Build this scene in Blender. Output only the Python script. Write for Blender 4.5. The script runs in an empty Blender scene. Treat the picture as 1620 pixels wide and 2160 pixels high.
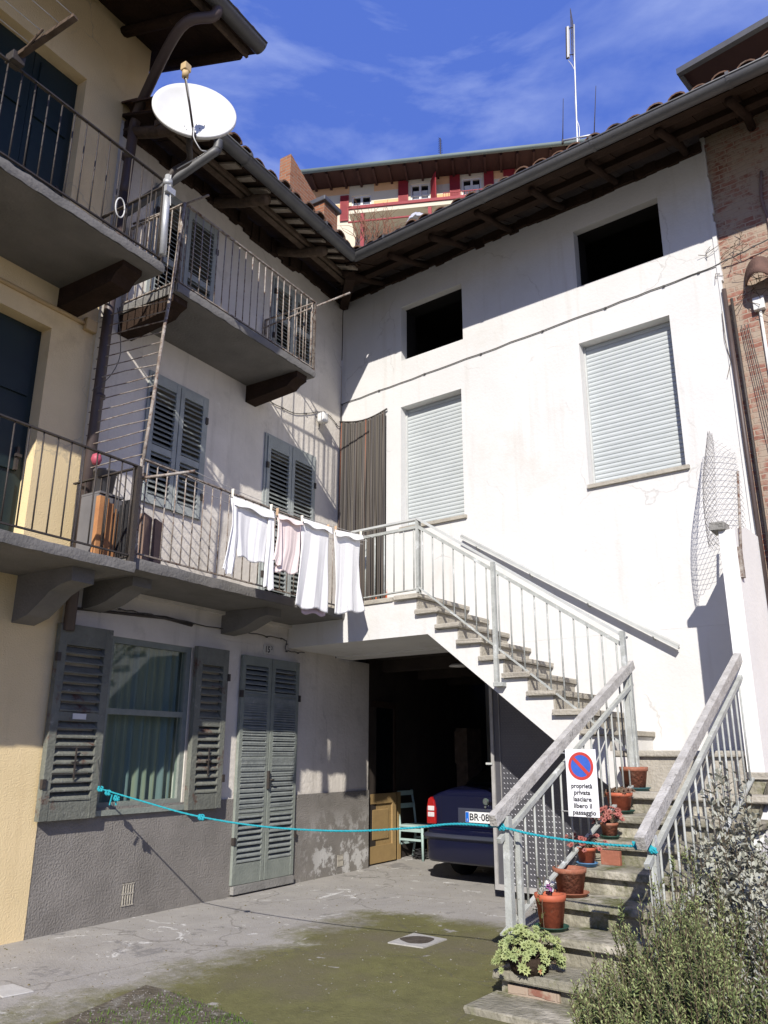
import bpy, bmesh, math, random
from math import radians, sin, cos, pi, sqrt, atan2
from mathutils import Vector, Matrix
random.seed(7)
SC = bpy.context.scene
COL = SC.collection
# ------------------------------------------------------------------ camera
F_ = 1690.0; PITCH = radians(16.7); ROLL = radians(0.22); EYE = 1.35
Fv = Vector((0, cos(PITCH), sin(PITCH))); U0 = Vector((0, -sin(PITCH), cos(PITCH))); R0 = Vector((1, 0, 0))
Rv = cos(ROLL)*R0 + sin(ROLL)*U0; Uv = -sin(ROLL)*R0 + cos(ROLL)*U0
CAM = Vector((0, 0, EYE))
cd = bpy.data.cameras.new('camera'); cam = bpy.data.objects.new('camera', cd); COL.objects.link(cam)
cd.sensor_fit = 'HORIZONTAL'; cd.sensor_width = 36; cd.lens = F_/1620*36
cd.clip_start = .05; cd.clip_end = 3000
m = Matrix.Identity(4)
for i, a in enumerate((Rv, Uv, -Fv)):
    for j in range(3): m[j][i] = a[j]
m.translation = CAM; cam.matrix_world = m
SC.camera = cam
# ------------------------------------------------------------------ frames of the place (L: left house wall, R: right house wall)
uL = Vector((sin(radians(32.2)), cos(radians(32.2)), 0)); vR = Vector((cos(radians(37.8)), -sin(radians(37.8)), 0))
ORG = Vector((-.5816, 9.9819, 0))
FR = {'L': (ORG, uL), 'R': (ORG, vR), 'W': (Vector((0, 0, 0)), Vector((1, 0, 0)))}
def axes(fr):
    o, x = FR[fr]; return o, x, Vector((-x.y, x.x, 0))
def W(fr, x, y, z):
    o, a, b = axes(fr); return o + a*x + b*y + Vector((0, 0, z))
def loc(fr, P):
    o, a, b = axes(fr); q = P - o; return (q.dot(a), q.dot(b), q.z)
def ray(px, py): return Fv*F_ + Rv*(px-810) - Uv*(py-1080)
def at(fr, px, py, y=0):          # point of the photo on the plane y of a frame -> (x, z)
    o, a, b = axes(fr); r = ray(px, py); t = ((o + b*y - CAM).dot(b))/r.dot(b); q = CAM + r*t - o
    return q.dot(a), q.z
def atx(fr, px, py, x):           # the same on the plane x -> (y, z)
    o, a, b = axes(fr); r = ray(px, py); t = ((o + a*x - CAM).dot(a))/r.dot(a); q = CAM + r*t - o
    return q.dot(b), q.z
# ------------------------------------------------------------------ sky and sun
SUN = Vector((-.139, -1.158, .74)).normalized()
elev = math.asin(SUN.z); az = atan2(SUN.x, SUN.y)
w = bpy.data.worlds.new('World'); SC.world = w; w.use_nodes = True
nt = w.node_tree; nt.nodes.clear()
out = nt.nodes.new('ShaderNodeOutputWorld'); bg = nt.nodes.new('ShaderNodeBackground')
sky = nt.nodes.new('ShaderNodeTexSky'); sky.sky_type = 'NISHITA'; sky.sun_disc = False
sky.sun_elevation = elev; sky.sun_rotation = az; sky.altitude = 400; sky.air_density = 1.0; sky.dust_density = .2; sky.ozone_density = 3.5
bg.inputs['Strength'].default_value = .12
tc = nt.nodes.new('ShaderNodeTexCoord'); mp = nt.nodes.new('ShaderNodeMapping'); mp.inputs['Scale'].default_value = (2.0, 1.2, 6.5); mp.inputs['Rotation'].default_value = (0, radians(-28), 0)
n1 = nt.nodes.new('ShaderNodeTexNoise'); n1.inputs['Scale'].default_value = 1.7; n1.inputs['Detail'].default_value = 9; n1.inputs['Roughness'].default_value = .56; n1.inputs['Distortion'].default_value = .35
cr = nt.nodes.new('ShaderNodeValToRGB'); cr.color_ramp.elements[0].position = .38; cr.color_ramp.elements[1].position = .68
mx = nt.nodes.new('ShaderNodeMixRGB'); mx.inputs['Color2'].default_value = (3.6, 4.2, 6.3, 1)
nt.links.new(tc.outputs['Generated'], mp.inputs['Vector']); nt.links.new(mp.outputs['Vector'], n1.inputs['Vector'])
nt.links.new(n1.outputs['Fac'], cr.inputs['Fac'])
def wdir(px, py): return ray(px, py).normalized()
acc = None
for (a_, b_, lo_, hi_, st_) in ((700, 190, .945, .997, 1.0), (1290, 210, .965, .998, .35), (560, 60, .97, .998, .55), (1620, 40, .97, .999, .5)):
    dp_ = nt.nodes.new('ShaderNodeVectorMath'); dp_.operation = 'DOT_PRODUCT'; dp_.inputs[1].default_value = wdir(a_, b_); nt.links.new(tc.outputs['Generated'], dp_.inputs[0])
    mr_ = nt.nodes.new('ShaderNodeMapRange'); mr_.interpolation_type = 'SMOOTHSTEP'; mr_.inputs['From Min'].default_value = lo_; mr_.inputs['From Max'].default_value = hi_; mr_.inputs['To Max'].default_value = st_; nt.links.new(dp_.outputs['Value'], mr_.inputs[0])
    if acc is None: acc = mr_.outputs[0]
    else:
        mxm = nt.nodes.new('ShaderNodeMath'); mxm.operation = 'MAXIMUM'; nt.links.new(acc, mxm.inputs[0]); nt.links.new(mr_.outputs[0], mxm.inputs[1]); acc = mxm.outputs[0]
am = nt.nodes.new('ShaderNodeMath'); am.operation = 'MULTIPLY_ADD'; am.inputs[1].default_value = .80; am.inputs[2].default_value = .14; nt.links.new(acc, am.inputs[0])
cm = nt.nodes.new('ShaderNodeMath'); cm.operation = 'MULTIPLY'; nt.links.new(cr.outputs['Color'], cm.inputs[0]); nt.links.new(am.outputs[0], cm.inputs[1]); nt.links.new(cm.outputs[0], mx.inputs['Fac'])
deep = nt.nodes.new('ShaderNodeMixRGB'); deep.inputs['Fac'].default_value = .82; deep.inputs['Color2'].default_value = (.58, 1.12, 4.25, 1)
nt.links.new(sky.outputs['Color'], deep.inputs['Color1']); nt.links.new(deep.outputs['Color'], mx.inputs['Color1']); nt.links.new(mx.outputs['Color'], bg.inputs['Color'])
nt.links.new(bg.outputs['Background'], out.inputs['Surface'])
sl = bpy.data.lights.new('sun', 'SUN'); sl.energy = 4.4; sl.angle = radians(.53); sl.color = (1, .95, .87)
so = bpy.data.objects.new('sun', sl); COL.objects.link(so); so.rotation_euler = SUN.to_track_quat('Z', 'Y').to_euler(); so.location = (0, -20, 30)
SC.view_settings.view_transform = 'Standard'; SC.view_settings.look = 'None'; SC.view_settings.exposure = 0.5; SC.view_settings.gamma = 1
SC.render.resolution_x = 768; SC.render.resolution_y = 1024
# ------------------------------------------------------------------ materials
def lin(h):
    h = h.lstrip('#'); c = [int(h[i:i+2], 16)/255 for i in (0, 2, 4)]
    return tuple([(x/12.92 if x <= .04045 else ((x+.055)/1.055)**2.4) for x in c] + [1])
def mat(name, base, var=None, scale=6, rough=.8, bump=.2, bscale=60, spec=.3, metal=0, patches=None, detail=8, stretch=(1, 1, 1), coord='Object', grad=None, bdist=.02, streak=None):
    """base colour varied by noise towards var; patches = [(colour, scale, lo, hi)] worn spots with a shape of their own"""
    M = bpy.data.materials.new(name); M.use_nodes = True; t = M.node_tree; N = t.nodes; Lk = t.links
    P = N['Principled BSDF']; P.inputs['Roughness'].default_value = rough; P.inputs['Metallic'].default_value = metal
    P.inputs['Specular IOR Level'].default_value = spec
    T = N.new('ShaderNodeTexCoord'); mp = N.new('ShaderNodeMapping'); mp.inputs['Scale'].default_value = stretch
    Lk.new(T.outputs[coord], mp.inputs['Vector']); V = mp.outputs['Vector']
    c = lin(base) if isinstance(base, str) else base
    v = (lin(var) if isinstance(var, str) else var) if var else tuple([x*.8 for x in c[:3]]+[1])
    n = N.new('ShaderNodeTexNoise'); n.inputs['Scale'].default_value = scale; n.inputs['Detail'].default_value = detail; n.inputs['Roughness'].default_value = .65
    Lk.new(V, n.inputs['Vector'])
    r = N.new('ShaderNodeValToRGB'); r.color_ramp.elements[0].position = .32; r.color_ramp.elements[1].position = .68
    r.color_ramp.elements[0].color = c; r.color_ramp.elements[1].color = v
    Lk.new(n.outputs['Fac'], r.inputs['Fac']); colr = r.outputs['Color']
    for k, (pc, ps, lo, hi) in enumerate(patches or []):
        pn = N.new('ShaderNodeTexNoise'); pn.inputs['Scale'].default_value = ps; pn.inputs['Detail'].default_value = 10; pn.inputs['Roughness'].default_value = .7
        off = N.new('ShaderNodeMapping'); off.inputs['Location'].default_value = (3.1*k+7, 1.7*k, .9*k); Lk.new(V, off.inputs['Vector']); Lk.new(off.outputs['Vector'], pn.inputs['Vector'])
        pr = N.new('ShaderNodeValToRGB'); pr.color_ramp.elements[0].position = lo; pr.color_ramp.elements[1].position = hi
        Lk.new(pn.outputs['Fac'], pr.inputs['Fac'])
        fac = pr.outputs['Color']
        if grad and k == len(patches)-1:     # this wear only along one stretch of the wall: (axis, from, to, low z, high z)
            sx = N.new('ShaderNodeSeparateXYZ'); Lk.new(T.outputs[coord], sx.inputs[0])
            m1 = N.new('ShaderNodeMapRange'); m1.inputs['From Min'].default_value = grad[0]; m1.inputs['From Max'].default_value = grad[1]; Lk.new(sx.outputs[0], m1.inputs[0])
            m2 = N.new('ShaderNodeMapRange'); m2.inputs['From Min'].default_value = grad[3]; m2.inputs['From Max'].default_value = grad[2]; Lk.new(sx.outputs[2], m2.inputs[0])
            mu = N.new('ShaderNodeMath'); mu.operation = 'MULTIPLY'; Lk.new(m1.outputs[0], mu.inputs[0]); Lk.new(m2.outputs[0], mu.inputs[1])
            mu2 = N.new('ShaderNodeMath'); mu2.operation = 'MULTIPLY'; Lk.new(mu.outputs[0], mu2.inputs[0]); Lk.new(fac, mu2.inputs[1]); fac = mu2.outputs[0]
        mxn = N.new('ShaderNodeMixRGB'); Lk.new(fac, mxn.inputs['Fac']); Lk.new(colr, mxn.inputs['Color1'])
        mxn.inputs['Color2'].default_value = lin(pc) if isinstance(pc, str) else pc; colr = mxn.outputs['Color']
    if streak:
        sm_ = N.new('ShaderNodeMapping'); sm_.inputs['Scale'].default_value = (7, 7, .55); Lk.new(T.outputs[coord], sm_.inputs['Vector'])
        sn = N.new('ShaderNodeTexNoise'); sn.inputs['Scale'].default_value = 1; sn.inputs['Detail'].default_value = 7; sn.inputs['Roughness'].default_value = .6; Lk.new(sm_.outputs['Vector'], sn.inputs['Vector'])
        sr = N.new('ShaderNodeValToRGB'); sr.color_ramp.elements[0].position = .56; sr.color_ramp.elements[1].position = .80; sr.color_ramp.elements[1].color = (streak[1],)*3+(1,); Lk.new(sn.outputs['Fac'], sr.inputs['Fac'])
        mm_ = N.new('ShaderNodeMixRGB'); mm_.inputs['Color2'].default_value = streak[0]; Lk.new(sr.outputs['Color'], mm_.inputs['Fac']); Lk.new(colr, mm_.inputs['Color1']); colr = mm_.outputs['Color']
        wn_ = N.new('ShaderNodeTexNoise'); wn_.inputs['Scale'].default_value = 2.5; wn_.inputs['Detail'].default_value = 8; Lk.new(T.outputs[coord], wn_.inputs['Vector'])
        wa = N.new('ShaderNodeVectorMath'); wa.operation = 'MULTIPLY_ADD'; wa.inputs[1].default_value = (.5, .5, .5); Lk.new(wn_.outputs['Color'], wa.inputs[0]); Lk.new(T.outputs[coord], wa.inputs[2])
        vo = N.new('ShaderNodeTexVoronoi'); vo.feature = 'DISTANCE_TO_EDGE'; vo.inputs['Scale'].default_value = .75; Lk.new(wa.outputs[0], vo.inputs['Vector'])
        vr = N.new('ShaderNodeValToRGB'); vr.color_ramp.elements[0].position = 0; vr.color_ramp.elements[0].color = (.38, .38, .38, 1); vr.color_ramp.elements[1].position = .006; vr.color_ramp.elements[1].color = (0, 0, 0, 1); Lk.new(vo.outputs['Distance'], vr.inputs['Fac'])
        kn = N.new('ShaderNodeTexNoise'); kn.inputs['Scale'].default_value = 1.3; Lk.new(wa.outputs[0], kn.inputs['Vector']); kr = N.new('ShaderNodeValToRGB'); kr.color_ramp.elements[0].position = .52; kr.color_ramp.elements[1].position = .60; Lk.new(kn.outputs['Fac'], kr.inputs['Fac'])
        km = N.new('ShaderNodeMath'); km.operation = 'MULTIPLY'; Lk.new(vr.outputs['Color'], km.inputs[0]); Lk.new(kr.outputs['Color'], km.inputs[1])
        mc_ = N.new('ShaderNodeMixRGB'); mc_.inputs['Color2'].default_value = (.26, .24, .21, 1); Lk.new(km.outputs[0], mc_.inputs['Fac']); Lk.new(colr, mc_.inputs['Color1']); colr = mc_.outputs['Color']
    Lk.new(colr, P.inputs['Base Color'])
    if bump:
        bn = N.new('ShaderNodeTexNoise'); bn.inputs['Scale'].default_value = bscale; bn.inputs['Detail'].default_value = 6; Lk.new(V, bn.inputs['Vector'])
        b = N.new('ShaderNodeBump'); b.inputs['Strength'].default_value = bump; b.inputs['Distance'].default_value = bdist
        Lk.new(bn.outputs['Fac'], b.inputs['Height']); Lk.new(b.outputs['Normal'], P.inputs['Normal'])
    M['col'] = 1
    return M
def node(M, k): return M.node_tree.nodes.new(k)
def brick_mat(name, c1, c2, mortar, sc=1.0, patch=None, plo=.45, phi=.6, axis='xz'):
    M = bpy.data.materials.new(name); M.use_nodes = True; t = M.node_tree; N = t.nodes; Lk = t.links
    P = N['Principled BSDF']; P.inputs['Roughness'].default_value = .9; P.inputs['Specular IOR Level'].default_value = .15
    T = N.new('ShaderNodeTexCoord'); sp = N.new('ShaderNodeSeparateXYZ'); cb = N.new('ShaderNodeCombineXYZ')
    Lk.new(T.outputs['Object'], sp.inputs[0])
    ad = N.new('ShaderNodeMath'); ad.operation = 'ADD'; Lk.new(sp.outputs[0], ad.inputs[0]); Lk.new(sp.outputs[1], ad.inputs[1])
    wn = N.new('ShaderNodeTexNoise'); wn.inputs['Scale'].default_value = 9; Lk.new(T.outputs['Object'], wn.inputs['Vector'])
    wm = N.new('ShaderNodeMath'); wm.operation = 'MULTIPLY_ADD'; wm.inputs[1].default_value = .035; Lk.new(wn.outputs['Fac'], wm.inputs[0]); Lk.new(sp.outputs[2], wm.inputs[2])
    Lk.new(ad.outputs[0], cb.inputs[0]); Lk.new(wm.outputs[0], cb.inputs[1])
    b = N.new('ShaderNodeTexBrick'); b.inputs['Scale'].default_value = 1; b.inputs['Brick Width'].default_value = .22*sc; b.inputs['Row Height'].default_value = .068*sc
    b.inputs['Mortar Size'].default_value = .009*sc; b.inputs['Mortar Smooth'].default_value = .3; b.inputs['Bias'].default_value = -.1
    b.inputs['Color1'].default_value = lin(c1); b.inputs['Color2'].default_value = lin(c2); b.inputs['Mortar'].default_value = lin(mortar)
    Lk.new(cb.outputs[0], b.inputs['Vector'])
    nz = N.new('ShaderNodeTexNoise'); nz.inputs['Scale'].default_value = 7; nz.inputs['Detail'].default_value = 9; nz.inputs['Roughness'].default_value = .7; Lk.new(T.outputs['Object'], nz.inputs['Vector'])
    r = N.new('ShaderNodeValToRGB'); r.color_ramp.elements[0].position = plo; r.color_ramp.elements[1].position = phi; Lk.new(nz.outputs['Fac'], r.inputs['Fac'])
    mm = N.new('ShaderNodeMixRGB'); mm.inputs['Color2'].default_value = lin(patch or mortar); Lk.new(r.outputs['Color'], mm.inputs['Fac']); Lk.new(b.outputs['Color'], mm.inputs['Color1'])
    Lk.new(mm.outputs['Color'], P.inputs['Base Color'])
    bp = N.new('ShaderNodeBump'); bp.inputs['Strength'].default_value = .6; bp.inputs['Distance'].default_value = .015; bp.invert = True
    hm = N.new('ShaderNodeMath'); hm.operation = 'MULTIPLY_ADD'; hm.inputs[1].default_value = .6; Lk.new(nz.outputs['Fac'], hm.inputs[0]); Lk.new(b.outputs['Fac'], hm.inputs[2])
    Lk.new(hm.outputs[0], bp.inputs['Height']); Lk.new(bp.outputs['Normal'], P.inputs['Normal'])
    return M
MT = {}
MT['white_plaster'] = mat('white_plaster', (.66, .652, .637, 1), (.60, .592, .575, 1), 1.3, .9, .16, 30, .1, patches=[((.55, .52, .47, 1), .8, .56, .80), ((.46, .42, .36, 1), 4.5, .68, .80)], streak=((.47, .44, .39, 1), .55))
MT['grey_white_plaster'] = mat('grey_white_plaster', (.72, .67, .60, 1), (.58, .54, .48, 1), 1.5, .9, .3, 24, .1, patches=[((.38, .35, .30, 1), 1.5, .56, .78), ((.76, .73, .68, 1), 3.2, .62, .8)], streak=((.36, .33, .28, 1), .6))
MT['yellow_plaster'] = mat('yellow_plaster', (.80, .635, .37, 1), (.72, .57, .325, 1), 1.6, .9, .3, 90, .1, patches=[((.52, .38, .21, 1), 1.1, .58, .82)], streak=((.50, .37, .20, 1), .35))
MT['cement'] = mat('cement', (.26, .242, .218, 1), (.18, .167, .15, 1), 2.2, .92, .6, 60, .1, patches=[((.25, .24, .23, 1), 9, .58, .8), ((.52, .51, .49, 1), 4.2, .50, .56)], grad=(.9, 1.4, .25, .75))
MT['concrete'] = mat('concrete', (.30, .29, .27, 1), (.20, .195, .18, 1), 5, .9, .5, 60, .15, patches=[((.45, .44, .42, 1), 14, .66, .74)])
MT['concrete_dark'] = mat('concrete_dark', (.20, .19, .18, 1), (.15, .145, .135, 1), 3, .9, .35, 40, .1, patches=[((.40, .38, .35, 1), 16, .70, .76)])
MT['stone'] = mat('stone', (.42, .39, .33, 1), (.32, .295, .25, 1), 7, .9, .5, 45, .15)
MT['mossy_stone'] = mat('mossy_stone', (.30, .28, .225, 1), (.18, .17, .13, 1), 5, .92, .8, 30, .1, patches=[((.085, .095, .022, 1), 3.0, .52, .66), ((.46, .43, .36, 1), 3.2, .50, .64), ((.07, .068, .05, 1), 7, .64, .76)])
MT['wood_dark'] = mat('wood_dark', (.045, .028, .020, 1), (.028, .018, .013, 1), 5, .9, .5, 30, .1, stretch=(1, 1, 1), patches=[((.11, .07, .05, 1), 7, .62, .75)])
MT['wood_grey'] = mat('wood_grey', (.13, .095, .07, 1), (.07, .05, .035, 1), 9, .9, .4, 40, .1)
MT['lath'] = mat('lath', (.34, .30, .25, 1), (.20, .16, .12, 1), 7, .9, .3, 40, .1)
MT['tile'] = mat('roof_tile', (.15, .085, .055, 1), (.09, .06, .045, 1), 6, .92, .5, 40, .1, patches=[((.20, .17, .14, 1), 8, .55, .7), ((.05, .045, .04, 1), 5, .58, .7)])
MT['gutter'] = mat('gutter_metal', (.115, .115, .115, 1), (.085, .085, .088, 1), 5, .55, .05, 30, .5, metal=.4)
MT['brown_pipe'] = mat('brown_pipe', (.085, .06, .055, 1), (.06, .045, .042, 1), 4, .5, .05, 30, .5)
MT['shutter'] = mat('shutter_paint', (.36, .385, .37, 1), (.28, .30, .285, 1), 8, .75, .25, 60, .3, patches=[((.36, .37, .35, 1), 11, .60, .72)])
MT['shutter_old'] = mat('shutter_paint_old', (.13, .135, .115, 1), (.185, .19, .16, 1), 6, .85, .4, 50, .2, patches=[((.10, .045, .032, 1), 3.6, .58, .66), ((.28, .28, .25, 1), 12, .6, .7)])
MT['shutter_green'] = mat('shutter_green', (.19, .21, .185, 1), (.25, .27, .235, 1), 6, .8, .3, 50, .2, patches=[((.30, .32, .28, 1), 14, .62, .72)])
MT['slat'] = mat('slat_paint', (.25, .27, .255, 1), (.17, .185, .175, 1), 10, .85, .3, 50, .2, patches=[((.35, .34, .31, 1), 16, .6, .72)])
MT['dark_green_door'] = mat('dark_green_door', (.012, .026, .026, 1), (.008, .018, .02, 1), 3, .5, .05, 30, .4)
MT['dark'] = mat('painted_dark', (.012, .010, .009, 1), (.008, .007, .006, 1), 3, .95, 0)  # near-black colour standing in for the shade of rooms and vent holes
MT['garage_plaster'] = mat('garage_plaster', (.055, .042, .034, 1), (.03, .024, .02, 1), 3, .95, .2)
MT['roller'] = mat('roller_shutter', (.50, .53, .53, 1), (.44, .47, .47, 1), 3, .55, 0, 30, .3, stretch=(1, 1, 3))
MT['iron'] = mat('black_iron', (.045, .042, .042, 1), (.07, .055, .045, 1), 30, .6, .2, 90, .4, metal=.3)
MT['rust_iron'] = mat('rusty_white_iron', (.42, .39, .35, 1), (.13, .085, .06, 1), 18, .8, .3, 90, .3, patches=[((.11, .05, .03, 1), 25, .55, .62)])
MT['pale_iron'] = mat('pale_green_iron', (.42, .435, .41, 1), (.30, .31, .29, 1), 10, .7, .2, 70, .35, patches=[((.11, .10, .09, 1), 45, .63, .68), ((.62, .64, .63, 1), 8, .55, .7)])
MT['rail_cap'] = mat('rail_cap', (.50, .485, .455, 1), (.33, .315, .29, 1), 12, .85, .5, 60, .2, patches=[((.20, .19, .17, 1), 16, .58, .70)])
MT['white_cap'] = mat('white_rail', (.52, .53, .51, 1), (.42, .43, .42, 1), 6, .55, .05, 40, .4)
MT['galv'] = mat('galvanised', (.50, .51, .52, 1), (.42, .43, .44, 1), 8, .45, .05, 40, .5, metal=.4)
MT['gate_plate'] = mat('gate_plate', (.15, .15, .165, 1), (.11, .11, .125, 1), 2, .5, .05, 40, .5, metal=.6)
MT['gate_bump'] = mat('gate_tread', (.17, .17, .185, 1), (.13, .13, .145, 1), 4, .42, 0, 40, .5, metal=.5)
MT['gate_frame'] = mat('gate_frame', (.38, .37, .36, 1), (.28, .27, .26, 1), 9, .7, .2, 60, .3)
MT['cloth'] = mat('white_cloth', (.86, .85, .84, 1), (.82, .81, .80, 1), 9, .95, .1, 200, .05)
MT['pink_cloth'] = mat('pink_cloth', (.84, .72, .68, 1), (.81, .68, .65, 1), 9, .95, .1, 200, .05)
MT['lilac_cloth'] = mat('lilac_cloth', (.60, .48, .55, 1), (.56, .45, .52, 1), 9, .95, .1, 200, .05)
MT['peg_wood'] = mat('peg_wood', (.55, .38, .24, 1), None, 9, .8, 0)
MT['peg_white'] = mat('peg_plastic', (.72, .68, .58, 1), None, 9, .6, 0)
MT['white_metal'] = mat('white_enamel', (.62, .62, .61, 1), (.55, .55, .53, 1), 6, .5, 0, 30, .3, patches=[((.40, .38, .34, 1), 7, .62, .8)])
MT['white_plastic'] = mat('white_plastic', (.72, .71, .68, 1), (.66, .65, .62, 1), 5, .45, 0, 30, .4)
MT['beige_plastic'] = mat('beige_plastic', (.52, .38, .20, 1), (.48, .35, .18, 1), 5, .6, 0, 30, .3)
MT['terracotta'] = mat('terracotta', (.33, .125, .075, 1), (.24, .095, .06, 1), 7, .8, .25, 50, .2, patches=[((.42, .29, .22, 1), 5, .54, .72), ((.12, .085, .05, 1), 9, .62, .75)])
MT['orange_plastic'] = mat('orange_plastic', (.46, .12, .06, 1), (.38, .10, .055, 1), 6, .6, .1, 30, .3, patches=[((.40, .22, .16, 1), 6, .60, .76)])
MT['soil'] = mat('potting_soil', (.05, .035, .025, 1), (.03, .022, .016, 1), 30, .95, .8, 60, .1)
MT['blue_saucer'] = mat('blue_saucer', (.10, .23, .42, 1), None, 5, .5, 0)
MT['teal_saucer'] = mat('teal_saucer', (.05, .14, .15, 1), None, 5, .5, 0)
MT['green_saucer'] = mat('green_saucer', (.03, .08, .06, 1), None, 5, .5, 0)
MT['rope'] = mat('turquoise_rope', (.03, .36, .42, 1), (.02, .27, .33, 1), 60, .7, .4, 150, .2)
MT['cable'] = mat('cable', (.10, .095, .09, 1), None, 20, .8, .1)
MT['cable_white'] = mat('cable_white', (.60, .60, .58, 1), None, 20, .6, .1)
MT['line'] = mat('line_cord', (.55, .53, .50, 1), None, 20, .8, 0)
MT['car_blue'] = mat('car_paint', (.004, .005, .022, 1), (.004, .005, .020, 1), 3, .25, 0, 30, .6)
MT['car_trim'] = mat('car_trim', (.035, .038, .06, 1), (.03, .035, .05, 1), 3, .5, 0, 30, .4)
MT['tyre'] = mat('tyre_rubber', (.012, .012, .012, 1), None, 20, .9, .2)
MT['glass_dark'] = mat('car_glass', (.006, .008, .01, 1), None, 3, .06, 0, 30, .6)
MT['lamp_red'] = mat('lamp_red', (.34, .012, .010, 1), (.24, .008, .008, 1), 12, .15, 0, 30, .6)
MT['lamp_clear'] = mat('lamp_clear', (.62, .58, .58, 1), None, 12, .15, 0, 30, .6)
MT['chrome'] = mat('chrome', (.55, .60, .58, 1), None, 12, .2, 0, 30, .5, metal=.9)
MT['emblem_green'] = mat('emblem_green', (.05, .16, .11, 1), None, 12, .3, 0)
MT['plate_white'] = mat('plate_white', (.80, .80, .80, 1), None, 12, .4, 0)
MT['plate_blue'] = mat('plate_blue', (.01, .13, .55, 1), None, 12, .4, 0)
MT['ink'] = mat('black_ink', (.025, .025, .03, 1), None, 12, .6, 0)
MT['sign_white'] = mat('sign_white', (.78, .78, .80, 1), (.75, .75, .78, 1), 12, .45, 0)
MT['sign_red'] = mat('sign_red', (.55, .06, .05, 1), None, 12, .45, 0)
MT['sign_blue'] = mat('sign_blue', (.05, .13, .52, 1), None, 12, .45, 0)
MT['tan_door'] = mat('tan_door', (.34, .23, .10, 1), (.28, .19, .085, 1), 8, .7, .15, 40, .3)
MT['mint'] = mat('mint_paint', (.36, .47, .44, 1), (.30, .40, .38, 1), 12, .7, .1, 60, .3)
MT['cardboard'] = mat('brown_board', (.24, .165, .13, 1), (.21, .145, .115, 1), 7, .9, .1)
MT['red_board'] = mat('red_board', (.50, .12, .05, 1), (.40, .10, .04, 1), 8, .9, .2)
MT['black_fabric'] = mat('black_fabric', (.018, .017, .018, 1), (.03, .03, .032, 1), 20, .95, .4, 60)
MT['grey_plastic'] = mat('grey_plastic', (.16, .155, .16, 1), None, 5, .5, 0)
MT['pink'] = mat('pink_plastic', (.45, .09, .13, 1), None, 5, .5, 0)
MT['rosemary'] = mat('rosemary_leaf', (.17, .205, .08, 1), (.105, .14, .05, 1), 6, .75, 0, 30, .2)
MT['rosemary_tip'] = mat('rosemary_tip', (.28, .31, .13, 1), (.20, .24, .10, 1), 6, .75, 0, 30, .2)
MT['sage'] = mat('sage_leaf', (.40, .40, .34, 1), (.27, .28, .22, 1), 7, .85, 0, 30, .1)
MT['twig'] = mat('twig', (.13, .095, .065, 1), (.09, .065, .045, 1), 20, .9, .2)
MT['vine_twig'] = mat('vine_twig', (.22, .10, .06, 1), (.16, .08, .05, 1), 20, .9, .2)
MT['succulent'] = mat('succulent_leaf', (.33, .36, .15, 1), (.24, .30, .13, 1), 14, .6, 0, 30, .3, patches=[((.42, .10, .06, 1), 16, .60, .68)])
MT['red_succulent'] = mat('red_succulent', (.38, .11, .10, 1), (.28, .13, .10, 1), 20, .6, 0, 30, .3, patches=[((.26, .28, .18, 1), 16, .6, .7)])
MT['dark_succulent'] = mat('dark_succulent', (.12, .05, .045, 1), (.14, .11, .06, 1), 20, .7, 0, 30, .3)
MT['grass'] = mat('grass_blade', (.10, .17, .025, 1), (.07, .12, .02, 1), 12, .7, 0, 30, .2)
MT['petal'] = mat('white_petal', (.75, .74, .72, 1), None, 12, .7, 0)
MT['petal_purple'] = mat('purple_petal', (.30, .10, .28, 1), None, 12, .7, 0)
MT['brick'] = brick_mat('brick_weathered', '#94685a', '#7c5448', '#a39384', .80, '#a09080', .41, .54)
MT['brick_plain'] = brick_mat('brick_plain', '#9a6a4e', '#83543e', '#8d7d6c', 1.0, '#8a7566', .6, .75)
MT['cream'] = mat('cream_plaster', (.62, .57, .44, 1), (.57, .52, .40, 1), 1, .9, 0)
MT['orange_band'] = mat('orange_band', (.70, .42, .22, 1), (.66, .40, .20, 1), 1, .9, 0)
MT['red_paint'] = mat('red_paint', (.27, .025, .03, 1), (.22, .02, .028, 1), 3, .6, 0, 30, .3)
MT['dark_red_wood'] = mat('dark_red_wood', (.045, .018, .015, 1), (.035, .014, .012, 1), 2, .8, 0)
MT['verdigris'] = mat('verdigris_gutter', (.16, .20, .19, 1), (.13, .16, .155, 1), 1, .6, 0)
MT['curtain_white'] = mat('curtain_white', (.62, .64, .62, 1), (.55, .57, .55, 1), 6, .9, 0)
MT['tarp'] = mat('plastic_sheet', (.50, .50, .52, 1), (.42, .42, .45, 1), 4, .35, .3, 12, .5)
MT['wire'] = mat('wire_mesh', (.42, .41, .40, 1), (.25, .23, .22, 1), 12, .6, 0, 30, .4, metal=.3)
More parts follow.
